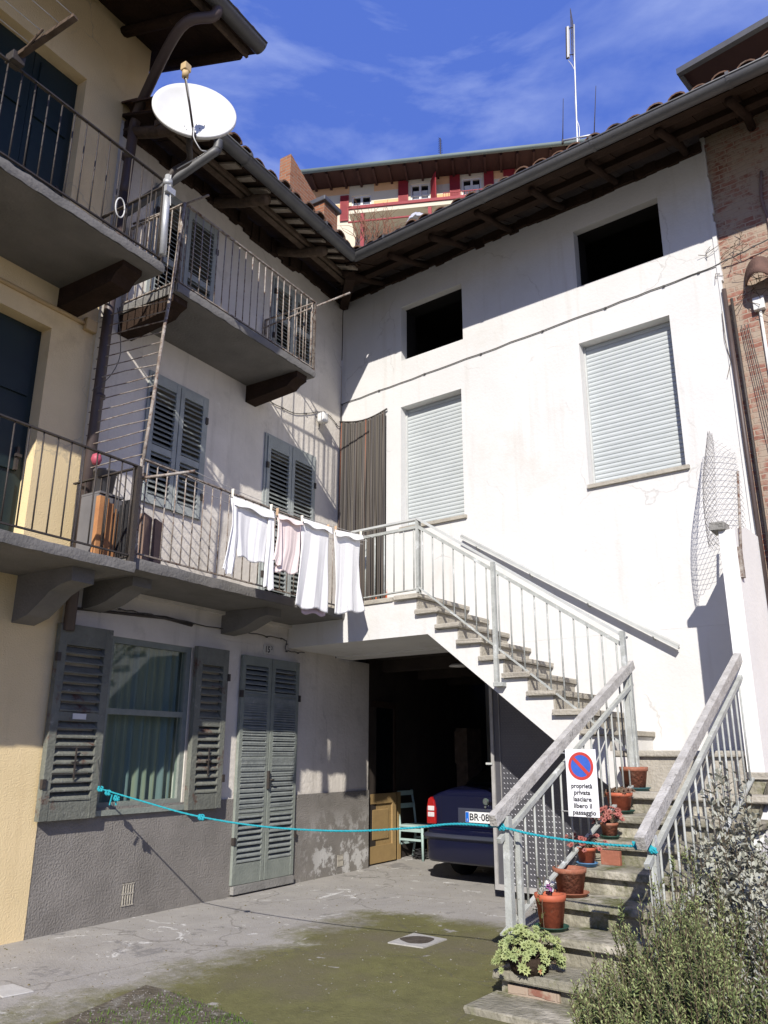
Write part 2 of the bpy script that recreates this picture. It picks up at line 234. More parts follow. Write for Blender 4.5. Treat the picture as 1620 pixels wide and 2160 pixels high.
# striped curtain behind the ground floor window
def stripe_mat(name, cols, scale, rough=.9):
    M = bpy.data.materials.new(name); M.use_nodes = True; t = M.node_tree; N = t.nodes; Lk = t.links; P = N['Principled BSDF']; P.inputs['Roughness'].default_value = rough; P.inputs['Specular IOR Level'].default_value = .15
    T = N.new('ShaderNodeTexCoord'); mp = N.new('ShaderNodeMapping'); mp.inputs['Scale'].default_value = (scale, scale, scale*.002); Lk.new(T.outputs['Object'], mp.inputs['Vector'])
    n = N.new('ShaderNodeTexNoise'); n.inputs['Scale'].default_value = 1; n.inputs['Detail'].default_value = 5; Lk.new(mp.outputs['Vector'], n.inputs['Vector'])
    r = N.new('ShaderNodeValToRGB'); cr = r.color_ramp
    cr.elements[0].position = .3; cr.elements[0].color = cols[0]; cr.elements[1].position = .7; cr.elements[1].color = cols[-1]
    for i, c in enumerate(cols[1:-1]):
        e = cr.elements.new(.3+.4*(i+1)/(len(cols)-1)); e.color = c
    Lk.new(n.outputs['Fac'], r.inputs['Fac']); Lk.new(r.outputs['Color'], P.inputs['Base Color'])
    return M
MT['bead'] = stripe_mat('bead_strands', [(.018, .015, .013, 1), (.05, .04, .032, 1), (.10, .085, .065, 1), (.028, .025, .03, 1), (.13, .11, .09, 1), (.045, .032, .022, 1), (.26, .08, .035, 1)], 26, .5)
MT['curtain'] = stripe_mat('window_curtain', [(.12, .17, .168, 1), (.17, .215, .21, 1), (.25, .26, .18, 1), (.15, .195, .19, 1), (.28, .30, .26, 1)], 13)
# window glass
def glass_mat(name, tint):
    M = bpy.data.materials.new(name); M.use_nodes = True; t = M.node_tree; N = t.nodes; Lk = t.links; N.clear()
    o = N.new('ShaderNodeOutputMaterial'); g = N.new('ShaderNodeBsdfGlossy'); g.inputs['Roughness'].default_value = .04; g.inputs['Color'].default_value = (.9, .95, .95, 1)
    tr = N.new('ShaderNodeBsdfTransparent'); tr.inputs['Color'].default_value = tint
    f = N.new('ShaderNodeLayerWeight'); f.inputs['Blend'].default_value = .5; pw_ = N.new('ShaderNodeMath'); pw_.operation = 'POWER'; pw_.inputs[1].default_value = 4
    ml = N.new('ShaderNodeMath'); ml.operation = 'MULTIPLY_ADD'; ml.inputs[1].default_value = .8; ml.inputs[2].default_value = .05; Lk.new(f.outputs['Facing'], pw_.inputs[0]); Lk.new(pw_.outputs[0], ml.inputs[0]); mx = N.new('ShaderNodeMixShader')
    Lk.new(ml.outputs[0], mx.inputs[0]); Lk.new(tr.outputs[0], mx.inputs[1]); Lk.new(g.outputs[0], mx.inputs[2]); Lk.new(mx.outputs[0], o.inputs['Surface'])
    return M
MT['glass'] = glass_mat('window_glass', (.82, .90, .88, 1))
# ground: concrete with moss
def ground_mat():
    M = bpy.data.materials.new('courtyard_concrete'); M.use_nodes = True; t = M.node_tree; N = t.nodes; Lk = t.links; P = N['Principled BSDF']
    P.inputs['Roughness'].default_value = .92; P.inputs['Specular IOR Level'].default_value = .12
    T = N.new('ShaderNodeTexCoord'); V = T.outputs['Object']
    def noise(s, d=9, r=.65, vec=V, dist=0):
        n = N.new('ShaderNodeTexNoise'); n.inputs['Scale'].default_value = s; n.inputs['Detail'].default_value = d; n.inputs['Roughness'].default_value = r; n.inputs['Distortion'].default_value = dist; Lk.new(vec, n.inputs['Vector']); return n.outputs['Fac']
    def ramp(f, a, b, ca=(0, 0, 0, 1), cb=(1, 1, 1, 1)):
        r = N.new('ShaderNodeValToRGB'); r.color_ramp.elements[0].position = a; r.color_ramp.elements[1].position = b; r.color_ramp.elements[0].color = ca; r.color_ramp.elements[1].color = cb; Lk.new(f, r.inputs['Fac']); return r.outputs['Color']
    def math_(op, a, b, clamp=False):
        n = N.new('ShaderNodeMath'); n.operation = op; n.use_clamp = clamp
        for i, q in enumerate((a, b)):
            if isinstance(q, (int, float)): n.inputs[i].default_value = q
            else: Lk.new(q, n.inputs[i])
        return n.outputs[0]
    def mix(f, a, b):
        n = N.new('ShaderNodeMixRGB'); Lk.new(f, n.inputs['Fac'])
        for s, q in (('Color1', a), ('Color2', b)):
            if isinstance(q, tuple): n.inputs[s].default_value = q
            else: Lk.new(q, n.inputs[s])
        return n.outputs['Color']
    # the object of this sheet lies in frame L (x along the left wall, y into it)
    sp = N.new('ShaderNodeSeparateXYZ'); Lk.new(V, sp.inputs[0]); X, Y = sp.outputs[0], sp.outputs[1]
    c = ramp(noise(2.2), .3, .7, (.40, .38, .35, 1), (.30, .285, .265, 1))
    c = mix(ramp(noise(9), .5, .7), c, (.36, .345, .33, 1))
    c = mix(ramp(noise(3.1, 10, .7, dist=1.2), .61, .64), c, (.62, .61, .59, 1))       # chalky paint flakes
    c = mix(ramp(noise(1.3, 10, .75), .57, .60), c, (.24, .23, .22, 1))
    w_ = math_('MULTIPLY', math_('SUBTRACT', noise(1.6, 10, .78), .5), 1.9)
    mY = math_('MULTIPLY', math_('SUBTRACT', math_('SUBTRACT', w_, Y), 1.35), 1.9, True)       # away from the left wall
    mX = math_('MULTIPLY', math_('SUBTRACT', math_('ADD', math_('MULTIPLY', w_, .6), -1.35), X), 3.0, True)  # away from the garage
    mm = math_('MULTIPLY', mY, mX)
    mcol = ramp(noise(4.5, 10, .75), .3, .7, (.185, .18, .075, 1), (.11, .105, .05, 1))
    mcol = mix(ramp(noise(1.1, 6), .45, .65), mcol, (.15, .135, .085, 1))
    mcol = mix(ramp(noise(30, 4), .60, .72), mcol, (.19, .17, .09, 1))
    bare = ramp(noise(3.7, 10, .72, dist=.8), .62, .67)
    mm = math_('MULTIPLY', mm, math_('SUBTRACT', 1, bare), True)
    mm = math_('MULTIPLY', mm, ramp(math_('ADD', noise(9, 9, .8), math_('MULTIPLY', mm, .32)), .46, .66), True)
    c = mix(mm, c, mcol)
    vw = N.new('ShaderNodeVectorMath'); vw.operation = 'MULTIPLY_ADD'; vw.inputs[1].default_value = (.6, .6, .6); nn_ = N.new('ShaderNodeTexNoise'); nn_.inputs['Scale'].default_value = 2; nn_.inputs['Detail'].default_value = 8; Lk.new(V, nn_.inputs['Vector']); Lk.new(nn_.outputs['Color'], vw.inputs[0]); Lk.new(V, vw.inputs[2])
    vo = N.new('ShaderNodeTexVoronoi'); vo.feature = 'DISTANCE_TO_EDGE'; vo.inputs['Scale'].default_value = .55; Lk.new(vw.outputs[0], vo.inputs['Vector'])
    c = mix(ramp(vo.outputs['Distance'], .0, .008, (.5, .5, .5, 1), (0, 0, 0, 1)), c, (.11, .10, .085, 1))
    Lk.new(c, P.inputs['Base Color'])
    b = N.new('ShaderNodeBump'); b.inputs['Strength'].default_value = .6; b.inputs['Distance'].default_value = .02; Lk.new(math_('ADD', noise(45, 8, .7), math_('MULTIPLY', noise(4), .8)), b.inputs['Height']); Lk.new(b.outputs['Normal'], P.inputs['Normal'])
    return M
MT['ground'] = ground_mat()
# ------------------------------------------------------------------ mesh helpers (coordinates in a frame: x right along the wall, y into it, z up)
class MB:
    def __init__(s): s.v = []; s.f = []; s.mi = []; s.smooth = []; s.cur = 0; s.sm = False
    def add(s, vs, fs):
        o = len(s.v); s.v += [tuple(p) for p in vs]
        for f in fs: s.f.append(tuple(i+o for i in f)); s.mi.append(s.cur); s.smooth.append(s.sm)
        return s
    def box(s, x0, x1, y0, y1, z0, z1):
        if x0 > x1: x0, x1 = x1, x0
        if y0 > y1: y0, y1 = y1, y0
        if z0 > z1: z0, z1 = z1, z0
        return s.add([(x0, y0, z0), (x1, y0, z0), (x1, y1, z0), (x0, y1, z0), (x0, y0, z1), (x1, y0, z1), (x1, y1, z1), (x0, y1, z1)],
                     [(0, 3, 2, 1), (4, 5, 6, 7), (0, 1, 5, 4), (1, 2, 6, 5), (2, 3, 7, 6), (3, 0, 4, 7)])
    def cham(s, x0, x1, y0, y1, z0, z1, b):      # box with chamfered edges
        if x0 > x1: x0, x1 = x1, x0
        if y0 > y1: y0, y1 = y1, y0
        if z0 > z1: z0, z1 = z1, z0
        bm = bmesh.new(); bmesh.ops.create_cube(bm, size=1)
        for v in bm.verts: v.co = Vector(((x0+x1)/2+v.co.x*(x1-x0), (y0+y1)/2+v.co.y*(y1-y0), (z0+z1)/2+v.co.z*(z1-z0)))
        bmesh.ops.bevel(bm, geom=list(bm.edges), offset=b, segments=2, affect='EDGES', profile=.6)
        bm.verts.index_update(); s.add([v.co for v in bm.verts], [[v.index for v in f.verts] for f in bm.faces]); bm.free(); return s
    def bar(s, a, b, w, h, up=(0, 0, 1)):        # rectangular bar from a to b
        a = Vector(a); b = Vector(b); d = (b-a).normalized(); up = Vector(up)
        if abs(d.dot(up)) > .98: up = Vector((0, 1, 0))
        x = d.cross(up).normalized(); z = x.cross(d).normalized()
        vs = [p + x*sx*w/2 + z*sz*h/2 for p in (a, b) for sx, sz in ((-1, -1), (1, -1), (1, 1), (-1, 1))]
        return s.add(vs, [(0, 1, 2, 3), (4, 7, 6, 5), (0, 4, 5, 1), (1, 5, 6, 2), (2, 6, 7, 3), (3, 7, 4, 0)])
    def tube(s, pts, r, n=8, r2=None, cap=True):
        pts = [Vector(p) for p in pts]; k = len(pts); o = len(s.v); prev = None; rings = []
        for i, p in enumerate(pts):
            d = (pts[min(i+1, k-1)] - pts[max(i-1, 0)]).normalized()
            if prev is None:
                a = d.cross(Vector((0, 0, 1)));
                if a.length < .05: a = d.cross(Vector((1, 0, 0)))
                a.normalize()
            else: a = (prev - d*prev.dot(d)).normalized()
            prev = a; b = d.cross(a); rr = r + ((r2-r)*i/(k-1) if r2 is not None else 0)
            rings.append([p + (a*cos(2*pi*j/n) + b*sin(2*pi*j/n))*rr for j in range(n)])
        vs = [q for R_ in rings for q in R_]
        fs = [(i*n+j, i*n+(j+1) % n, (i+1)*n+(j+1) % n, (i+1)*n+j) for i in range(k-1) for j in range(n)]
        if cap: fs += [tuple(range(n))[::-1], tuple((k-1)*n+j for j in range(n))]
        sm = s.sm; s.sm = n > 5; s.add(vs, fs); s.sm = sm; return s
    def lathe(s, prof, c=(0, 0, 0), n=28):       # prof: [(r, z)]
        vs = [(c[0]+r*cos(2*pi*j/n), c[1]+r*sin(2*pi*j/n), c[2]+z) for r, z in prof for j in range(n)]
        fs = [(i*n+j, i*n+(j+1) % n, (i+1)*n+(j+1) % n, (i+1)*n+j) for i in range(len(prof)-1) for j in range(n)]
        sm = s.sm; s.sm = True; s.add(vs, fs); s.sm = sm; return s
    def prism(s, poly, y0, y1, plane='xz'):      # polygon extruded
        n = len(poly)
        if plane == 'xz': vs = [(a, y0, b) for a, b in poly] + [(a, y1, b) for a, b in poly]
        elif plane == 'yz': vs = [(y0, a, b) for a, b in poly] + [(y1, a, b) for a, b in poly]
        else: vs = [(a, b, y0) for a, b in poly] + [(a, b, y1) for a, b in poly]
        return s.add(vs, [tuple(range(n)), tuple(range(2*n-1, n-1, -1))] + [(i, i+n, (i+1) % n+n, (i+1) % n) for i in range(n)])
    def grid(s, P, thick=0):                     # P[i][j] points
        a = len(P); b = len(P[0]); sm = s.sm; s.sm = True
        s.add([q for row in P for q in row], [(i*b+j, i*b+j+1, (i+1)*b+j+1, (i+1)*b+j) for i in range(a-1) for j in range(b-1)]); s.sm = sm; return s
def link(name, mb, mats, fr='W', base=(0, 0, 0), parent=None, recalc=True, solid=0, bevel=0, subsurf=0):
    me = bpy.data.meshes.new(name); bx = Vector(base)
    me.from_pydata([tuple(Vector(p)-bx) for p in mb.v], [], mb.f)
    mats = mats if isinstance(mats, (list, tuple)) else [mats]
    for m_ in mats: me.materials.append(MT[m_] if isinstance(m_, str) else m_)
    me.polygons.foreach_set('material_index', mb.mi); me.polygons.foreach_set('use_smooth', mb.smooth)
    if recalc:
        bm = bmesh.new(); bm.from_mesh(me); bmesh.ops.recalc_face_normals(bm, faces=bm.faces); bm.to_mesh(me); bm.free()
    o = bpy.data.objects.new(name, me); COL.objects.link(o)
    if parent is not None: o.parent = parent
    else:
        o.location = W(fr, *base); x = FR[fr][1]; o.rotation_euler = (0, 0, atan2(x.y, x.x))
    if solid:
        md = o.modifiers.new('solid', 'SOLIDIFY'); md.thickness = solid; md.offset = 0
    if bevel:
        md = o.modifiers.new('bevel', 'BEVEL'); md.width = bevel; md.segments = 2; md.limit_method = 'ANGLE'
    return o
def tagit(o, label=None, cat=None, group=None, kind=None):
    if label: o['label'] = label
    if cat: o['category'] = cat
    if group: o['group'] = group
    if kind: o['kind'] = kind
    return o
class Thing:
    def __init__(s, name, label, cat, fr='W', base=(0, 0, 0), group=None):
        s.fr = fr; s.base = Vector(base); o = bpy.data.objects.new(name, None); COL.objects.link(o); s.o = o
        o.location = W(fr, *base); x = FR[fr][1]; o.rotation_euler = (0, 0, atan2(x.y, x.x)); o.empty_display_size = .2
        tagit(o, label, cat, group)
    def part(s, name, mb, mats, parent=None, label=None, **k):
        p = link(name, mb, mats, s.fr, s.base, parent or s.o, **k)
        if label: p['label'] = label
        return p
def single(name, mb, mats, label, cat, fr='W', base=(0, 0, 0), group=None, **k):
    return tagit(link(name, mb, mats, fr, base, None, **k), label, cat, group)
def structure(name, mb, mats, fr='W', base=(0, 0, 0), kind='structure', **k):
    return tagit(link(name, mb, mats, fr, base, None, **k), kind=kind)
def copy_tree(o, parent=None):
    c = o.copy(); COL.objects.link(c)
    if parent is not None: c.parent = parent
    for ch in [q for q in bpy.data.objects if q.parent == o]: copy_tree(ch, c)
    return c
def wall_holes(mb, x0, x1, z0, z1, t, holes, y=0):
    """wall slab from y to y+t with rectangular openings; holes (x0,x1,z0,z1)"""
    xs = sorted({x0, x1, *[h[0] for h in holes], *[h[1] for h in holes]}); zs = sorted({z0, z1, *[h[2] for h in holes], *[h[3] for h in holes]})
    def inh(xa, za): return any(h[0] < xa < h[1] and h[2] < za < h[3] for h in holes)
    for i in range(len(xs)-1):
        for j in range(len(zs)-1):
            a, b, c, d = xs[i], xs[i+1], zs[j], zs[j+1]; xm, zm = (a+b)/2, (c+d)/2
            if inh(xm, zm): continue
            mb.add([(a, y, c), (b, y, c), (b, y, d), (a, y, d)], [(0, 1, 2, 3)])
            mb.add([(a, y+t, c), (b, y+t, c), (b, y+t, d), (a, y+t, d)], [(3, 2, 1, 0)])
    def q(x_0, x_1, z_0, z_1, flip):
        vs = [(x_0, y, z_0), (x_1, y, z_1), (x_1, y+t, z_1), (x_0, y+t, z_0)]
        mb.add(vs, [(0, 1, 2, 3) if flip else (3, 2, 1, 0)])
    q(x0, x1, z0, z0, False); q(x0, x1, z1, z1, True); q(x0, x0, z0, z1, True); q(x1, x1, z0, z1, False)
    for a, b, c, d in holes:
        q(a, b, c, c, True); q(a, b, d, d, False); q(a, a, c, d, False); q(b, b, c, d, True)
    return mb
def wobble(pts, amp): return [Vector(p)+Vector([random.uniform(-amp, amp) for _ in range(3)]) for p in pts]
def curve(pts, n=8):                      # Catmull-Rom
    P = [Vector(p) for p in pts]; P = [P[0]*2-P[1]] + P + [P[-1]*2-P[-2]]; out_ = []
    for i in range(1, len(P)-2):
        for k in range(n):
            t = k/n; out_.append(.5*((2*P[i]) + (P[i+1]-P[i-1])*t + (2*P[i-1]-5*P[i]+4*P[i+1]-P[i+2])*t*t + (3*P[i]-P[i-1]-3*P[i+1]+P[i+2])*t**3))
    return out_ + [P[-2]]
def text_mesh(body, size, bold=0.0, spacing=1.0):
    c = bpy.data.curves.new('txt', 'FONT'); c.body = body; c.size = size; c.align_x = 'CENTER'; c.align_y = 'CENTER'; c.offset = bold; c.space_character = spacing; c.resolution_u = 3
    o = bpy.data.objects.new('txt', c); COL.objects.link(o); bpy.context.view_layer.update()
    me = bpy.data.meshes.new_from_object(o.evaluated_get(bpy.context.evaluated_depsgraph_get())); bpy.data.objects.remove(o)
    vs = [v.co.copy() for v in me.vertices]; fs = [tuple(p.vertices) for p in me.polygons]; bpy.data.meshes.remove(me); return vs, fs
def put_text(mb, body, x, y, z, size, fx=1.0, bold=0.0, width=None):
    """lettering upright in the xz plane, facing -y"""
    vs, fs = text_mesh(body, size, bold)
    if width: ww = max(v.x for v in vs)-min(v.x for v in vs); fx = width/ww
    xc = (max(v.x for v in vs)+min(v.x for v in vs))/2
    mb.add([(x+(v.x-xc)*fx, y, z+v.y) for v in vs], fs)
#@@GROUND
gb = MB(); gb.add([(-14, -14, 0), (9, -14, 0), (9, 12, 0), (-14, 12, 0)], [(0, 1, 2, 3)])
structure('courtyard_ground', gb, 'ground', 'L')
gb = MB(); gb.add([(-600, -600, -.004), (600, -600, -.004), (600, 600, -.004), (-600, 600, -.004)], [(0, 1, 2, 3)])
structure('ground', gb, 'concrete', 'W')
MT['brightened_plaster'] = mat('brightened_plaster', (.80, .795, .78, 1), (.72, .715, .70, 1), 1.6, .9, .12, 30, .1, patches=[((.60, .57, .52, 1), 1.4, .60, .82)])  # lighter copy of the white plaster; strong sunlight put into its colour
#@@HOUSES
def shutter_leaf(T, name, x0, x1, z0, z1, y, mats, rails=(), base_h=.09, top_h=.09, stile=.055, parent=None, pitch=.052, label=None, side=1, th=.035, hinges=True, tilt=.6):
    """louvred leaf in the wall plane; y = front face"""
    mb = MB()
    zs = [z0+base_h] + [q for r in rails for q in (r-.035, r+.035)] + [z1-top_h]
    mb.cham(x0, x0+stile, y, y+th, z0, z1, .004); mb.cham(x1-stile, x1, y, y+th, z0, z1, .004)
    mb.box(x0+stile, x1-stile, y+.003, y+th-.003, z0, z0+base_h); mb.box(x0+stile, x1-stile, y+.003, y+th-.003, z1-top_h, z1)
    for r in rails: mb.box(x0+stile, x1-stile, y+.003, y+th-.003, r-.035, r+.035)
    f = T.part(name, mb, mats[0], parent, label)
    sb = MB(); bb = MB()
    for k in range(0, len(zs), 2):
        a, b = zs[k], zs[k+1]; n = max(1, round((b-a)/pitch)); p = (b-a)/n
        for i in range(n):
            zc = a+p*(i+.5); j = random.uniform(-.004, .004); h = p*.40
            ya, yb = y-.004+random.uniform(-.002, .002), y+th+.002
            zf = zc-h+j; zb = zc+h*.75+j
            sb.add([(x0+stile-.004, ya, zf), (x1-stile+.004, ya, zf+random.uniform(-.003, .003)), (x1-stile+.004, yb, zb), (x0+stile-.004, yb, zb),
                    (x0+stile-.004, ya, zf+.011), (x1-stile+.004, ya, zf+.011), (x1-stile+.004, yb, zb+.011), (x0+stile-.004, yb, zb+.011)],
                   [(0, 3, 2, 1), (4, 5, 6, 7), (0, 1, 5, 4), (1, 2, 6, 5), (2, 3, 7, 6), (3, 0, 4, 7)])
    T.part('slats', sb, mats[1], f)
    if hinges:
        hx = x0 if side < 0 else x1
        for zz in (z0+.18*(z1-z0), z0+.82*(z1-z0)): hb = MB(); hb.box(hx-.012, hx+.022, y-.012, y+.02, zz-.035, zz+.035); T.part('hinge', hb, 'iron', f)
    return f
# ---- left white house -------------------------------------------------
LH = Thing('white_house', 'old white plastered house with louvred shutters and grey cement base, left of the inner corner', 'house', 'L', (-1.6, 0, 0))
gx0, gx1 = -3.42, -2.43
wb = MB(); wall_holes(wb, -3.95, -.02, 2.46, 7.50, .35, [(-3.36, -2.56, 5.46, 7.02), (-1.46, -.76, 6.06, 6.94), (-3.2, -2.54, 3.68, 4.88), (-1.45, -.62, 2.9, 4.84)])
wall_holes(wb, -3.95, .74, 0, 2.459, .35, [(gx0, gx1, .88, 2.33), (-1.7, -.8, .1, 2.3)])
LH.part('wall', wb, 'grey_white_plaster')
pb = MB(); wall_holes(pb, -3.95, .738, 0, .845, .02, [(-1.715, -.785, -.01, .9), (-3.055, -2.925, .11, .28), (.08, .20, .09, .21)], y=-.016)
# irregular skirting of cement (slightly proud of the wall)
cem = MT['cement']
LH.part('cement_base', pb, 'cement')
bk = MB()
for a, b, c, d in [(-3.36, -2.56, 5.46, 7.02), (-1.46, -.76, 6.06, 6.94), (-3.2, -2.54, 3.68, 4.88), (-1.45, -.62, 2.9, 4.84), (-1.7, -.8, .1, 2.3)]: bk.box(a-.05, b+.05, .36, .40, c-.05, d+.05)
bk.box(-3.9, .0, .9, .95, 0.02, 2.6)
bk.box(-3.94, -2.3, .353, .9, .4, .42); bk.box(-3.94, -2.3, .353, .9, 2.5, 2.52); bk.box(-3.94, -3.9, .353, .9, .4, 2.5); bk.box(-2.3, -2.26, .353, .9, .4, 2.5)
LH.part('painted_dark_rooms', bk, 'dark')  # near-black panels behind the openings; room darkness put into the colour
SH = ('shutter', 'slat')
shutter_leaf(LH, 'shutter', -3.40, -2.985, 5.43, 7.04, -.035, SH, (6.25,), side=-1)
shutter_leaf(LH, 'shutter', -2.975, -2.53, 5.43, 7.04, -.035, SH, (6.25,), side=1)
shutter_leaf(LH, 'shutter', -1.49, -1.115, 6.03, 6.98, -.035, SH, (6.5,), side=-1)
shutter_leaf(LH, 'shutter', -1.105, -.73, 6.03, 6.98, -.035, SH, (6.5,), side=1)
shutter_leaf(LH, 'shutter', -3.25, -2.88, 3.62, 4.94, -.035, SH, (4.18,), side=-1)
shutter_leaf(LH, 'shutter', -2.87, -2.50, 3.62, 4.94, -.035, SH, (4.18,), side=1)
shutter_leaf(LH, 'shutter', -1.49, -1.045, 2.88, 4.89, -.035, SH, (3.75,), side=-1, top_h=.14)
shutter_leaf(LH, 'shutter', -1.035, -.59, 2.88, 4.89, -.035, SH, (3.75,), side=1, top_h=.14)
for a, b, c, d in [(-3.25, -2.50, 3.62, 4.94), (-1.49, -.59, 2.88, 4.89), (-3.40, -2.53, 5.43, 7.04), (-1.49, -.73, 6.03, 6.98)]:
    ft = MB(); ft.box(a-.035, a-.002, -.02, .02, c, d+.03); ft.box(b+.002, b+.035, -.02, .02, c, d+.03); ft.box(a-.002, b+.002, -.02, .02, d+.003, d+.03); LH.part('shutter_frame', ft, 'shutter')
SG = ('shutter_green', 'slat')
shutter_leaf(LH, 'door_shutter', -1.735, -1.262, .10, 2.33, -.045, SG, (1.93, 1.30, .76), side=-1, base_h=.19, top_h=.10, label='left leaf of the tall louvred door')
shutter_leaf(LH, 'door_shutter', -1.252, -.775, .10, 2.33, -.045, SG, (1.93, 1.30, .76), side=1, base_h=.19, top_h=.10, label='right leaf of the tall louvred door')
hb = MB(); hb.box(-1.275, -1.255, -.075, -.045, .98, 1.16); hb.tube([(-1.262, -.075, 1.07), (-1.262, -.10, 1.07), (-1.225, -.10, 1.07)], .008)
LH.part('door_handle', hb, 'iron')
lb = MB(); lb.box(-1.72, -.78, -.06, .12, .02, .095); LH.part('door_step', lb, 'concrete')
SO = ('shutter_old', 'slat')
def open_leaf(x0, x1, z0, z1, lab, side):
    f = shutter_leaf(LH, 'open_shutter', x0, x1, z0, z1, -.095, ('shutter_old', 'shutter_old'), (1.62,), side=side, base_h=.14, top_h=.17, stile=.075, th=.055, pitch=.072, label=lab)
    rb = MB(); xm = (x0+x1)/2; rb.box(xm-.006, xm+.006, -.115, -.105, z0+.30, z0+.55); rb.box(xm-.035, xm+.035, -.112, -.104, z0+.43, z0+.44); LH.part('control_rod', rb, 'iron', f)
    return f
f = open_leaf(-4.00, -3.47, .83, 2.36, 'weathered open shutter leaf left of the window', -1)
nb = MB(); nb.box(-3.80, -3.67, -.102, -.096, 1.60, 1.645); LH.part('name_plate', nb, 'white_metal', f)
open_leaf(-2.44, -2.00, .83, 2.34, 'red-stained open shutter leaf right of the window', 1)
wf = MB()
def frame_(mb, a, b, c, d, w_, y0, y1): mb.box(a, a+w_, y0, y1, c, d); mb.box(b-w_, b, y0, y1, c, d); mb.box(a+w_, b-w_, y0, y1, c, c+w_); mb.box(a+w_, b-w_, y0, y1, d-w_, d)
frame_(wf, gx0, gx1, .88, 2.33, .055, .01, .07); wf.box(gx0+.055, gx1-.055, .012, .065, 1.66, 1.71)
wf.box(gx0-.02, gx1+.02, -.05, .06, .835, .878)
wn = LH.part('window_frame', wf, 'shutter_green', label='grey-green frame of the ground floor window')
gl = MB(); gl.add([(gx0+.05, .04, .93), (gx1-.05, .04, .93), (gx1-.05, .04, 2.28), (gx0+.05, .04, 2.28)], [(0, 1, 2, 3)]); LH.part('window_pane', gl, 'glass', wn, recalc=False)
cu = MB(); rows = []
for zz in (.8, 1.6, 2.4): rows.append([(-3.45+1.06*i/90, .13+.022*sin(i*.75)+.012*sin(i*.31+zz), zz) for i in range(91)])
cu.grid(rows); LH.part('curtain', cu, 'curtain', wn, recalc=False)
vg = MB()
def vent(T, xc, zc, w_, h_):
    mb = MB()
    for r in range(2):
        for k in range(5):
            xx = xc-w_/2+w_*(k+.5)/5; mb.box(xx-.0045, xx+.0045, -.022, -.004, zc-h_/2+r*h_/2, zc-h_/2+r*h_/2+h_/2-.008)
    mb.box(xc-w_/2, xc+w_/2, -.022, -.004, zc-.006, zc+.006); mb.box(xc-w_/2, xc+w_/2, -.022, -.004, zc-h_/2-.01, zc-h_/2)
    mb.box(xc-w_/2, xc+w_/2, -.022, -.004, zc+h_/2-.012, zc+h_/2-.004)
    v = T.part('vent_grille', mb, 'stone'); db = MB(); db.box(xc-w_/2, xc+w_/2, -.0035, -.001, zc-h_/2, zc+h_/2); T.part('vent_dark_plate', db, 'dark', v)  # flat dark plate behind the bars; the hole's shade is painted
vent(LH, -2.99, .195, .13, .17); vent(LH, .14, .15, .12, .12)
# balconies of the white house
def corbel(mb, x, w_, prof, y0=0):           # prof (out, z)
    mb.prism([(-a, b) for a, b in prof], x-w_/2, x+w_/2, 'yz')
def railing(T, parent, name, p0, p1, z0, z1, mats, gap=.112, y=None, post=True, bar_r=.006, top=.028, lo=.02, jitter=.0):
    """upright bars between (x,y) p0 and p1, bottom rail z0, top rail z1 (z may be pairs for a slope)"""
    (za, zb) = z0 if isinstance(z0, tuple) else (z0, z0); (zc, zd) = z1 if isinstance(z1, tuple) else (z1, z1)
    P0 = Vector((p0[0], p0[1], 0)); P1 = Vector((p1[0], p1[1], 0)); Ln = (P1-P0).length
    mb = MB(); mb.bar(P0+Vector((0, 0, zc)), P1+Vector((0, 0, zd)), top, .012); r = T.part(name, mb, mats[0], parent)
    mb = MB(); mb.bar(P0+Vector((0, 0, za)), P1+Vector((0, 0, zb)), lo, .012); T.part('bottom_rail', mb, mats[0], r)
    n = int(Ln/gap); bb = MB()
    for i in range(n+1):
        t = (i+.5)/(n+1); p = P0.lerp(P1, t); j = random.uniform(-jitter, jitter)
        bb.tube([p+Vector((j, j, za+(zb-za)*t)), p+Vector((0, 0, (za+zc)/2+((zb+zd)-(za+zc))/2*t)), p+Vector((-j, 0, zc+(zd-zc)*t))], bar_r, 6)
    T.part('bars', bb, mats[1], r)
    if post:
        for p, a, b in ((P0, za, zc), (P1, zb, zd)): pb_ = MB(); pb_.bar(p+Vector((0, 0, a-.06)), p+Vector((0, 0, b+.005)), .026, .026); T.part('post', pb_, mats[0], r)
    return r
def slab(x0, x1, y0, y1, z0, z1, n=40, amp=.006):
    mb = MB(); mb.box(x0, x1, y0+.012, y1, z0, z1)
    # broken front edge
    P = [];
    for zz, dy in ((z0-.001, 0), ((z0+z1)/2, -.006), (z1+.001, 0)):
        P.append([(x0+(x1-x0)*i/n, y0+dy+random.uniform(-amp, amp), zz+random.uniform(-amp, amp)*.6) for i in range(n+1)])
    mb.grid(P); return mb
b1 = LH.part('balcony_slab', slab(-3.72, -1.64, -.80, -.002, 5.37, 5.45), 'concrete_dark', label='upper balcony slab')
railing(LH, b1, 'balcony_railing', (-3.70, -.77), (-1.64, -.77), 5.49, 6.33, ('rust_iron', 'rust_iron'), .108, jitter=.004)
railing(LH, b1, 'balcony_railing', (-3.70, -.77), (-3.70, -.03), 5.49, 6.33, ('rust_iron', 'rust_iron'), .115, jitter=.004)
railing(LH, b1, 'balcony_railing', (-1.64, -.77), (-1.64, -.03), 5.49, 6.33, ('rust_iron', 'rust_iron'), .115, jitter=.004)
for xx in (-1.80, -3.62):
    cb = MB(); corbel(cb, xx, .17, [(0, 5.368), (.74, 5.368), (.74, 5.30), (.66, 5.27), (.60, 5.22), (0, 5.17)]); LH.part('balcony_bracket', cb, 'wood_dark', b1)
b2 = LH.part('balcony_slab', slab(-3.97, -.99, -.84, -.002, 2.735, 2.82), 'concrete_dark', label='long lower balcony slab that meets the stair landing')
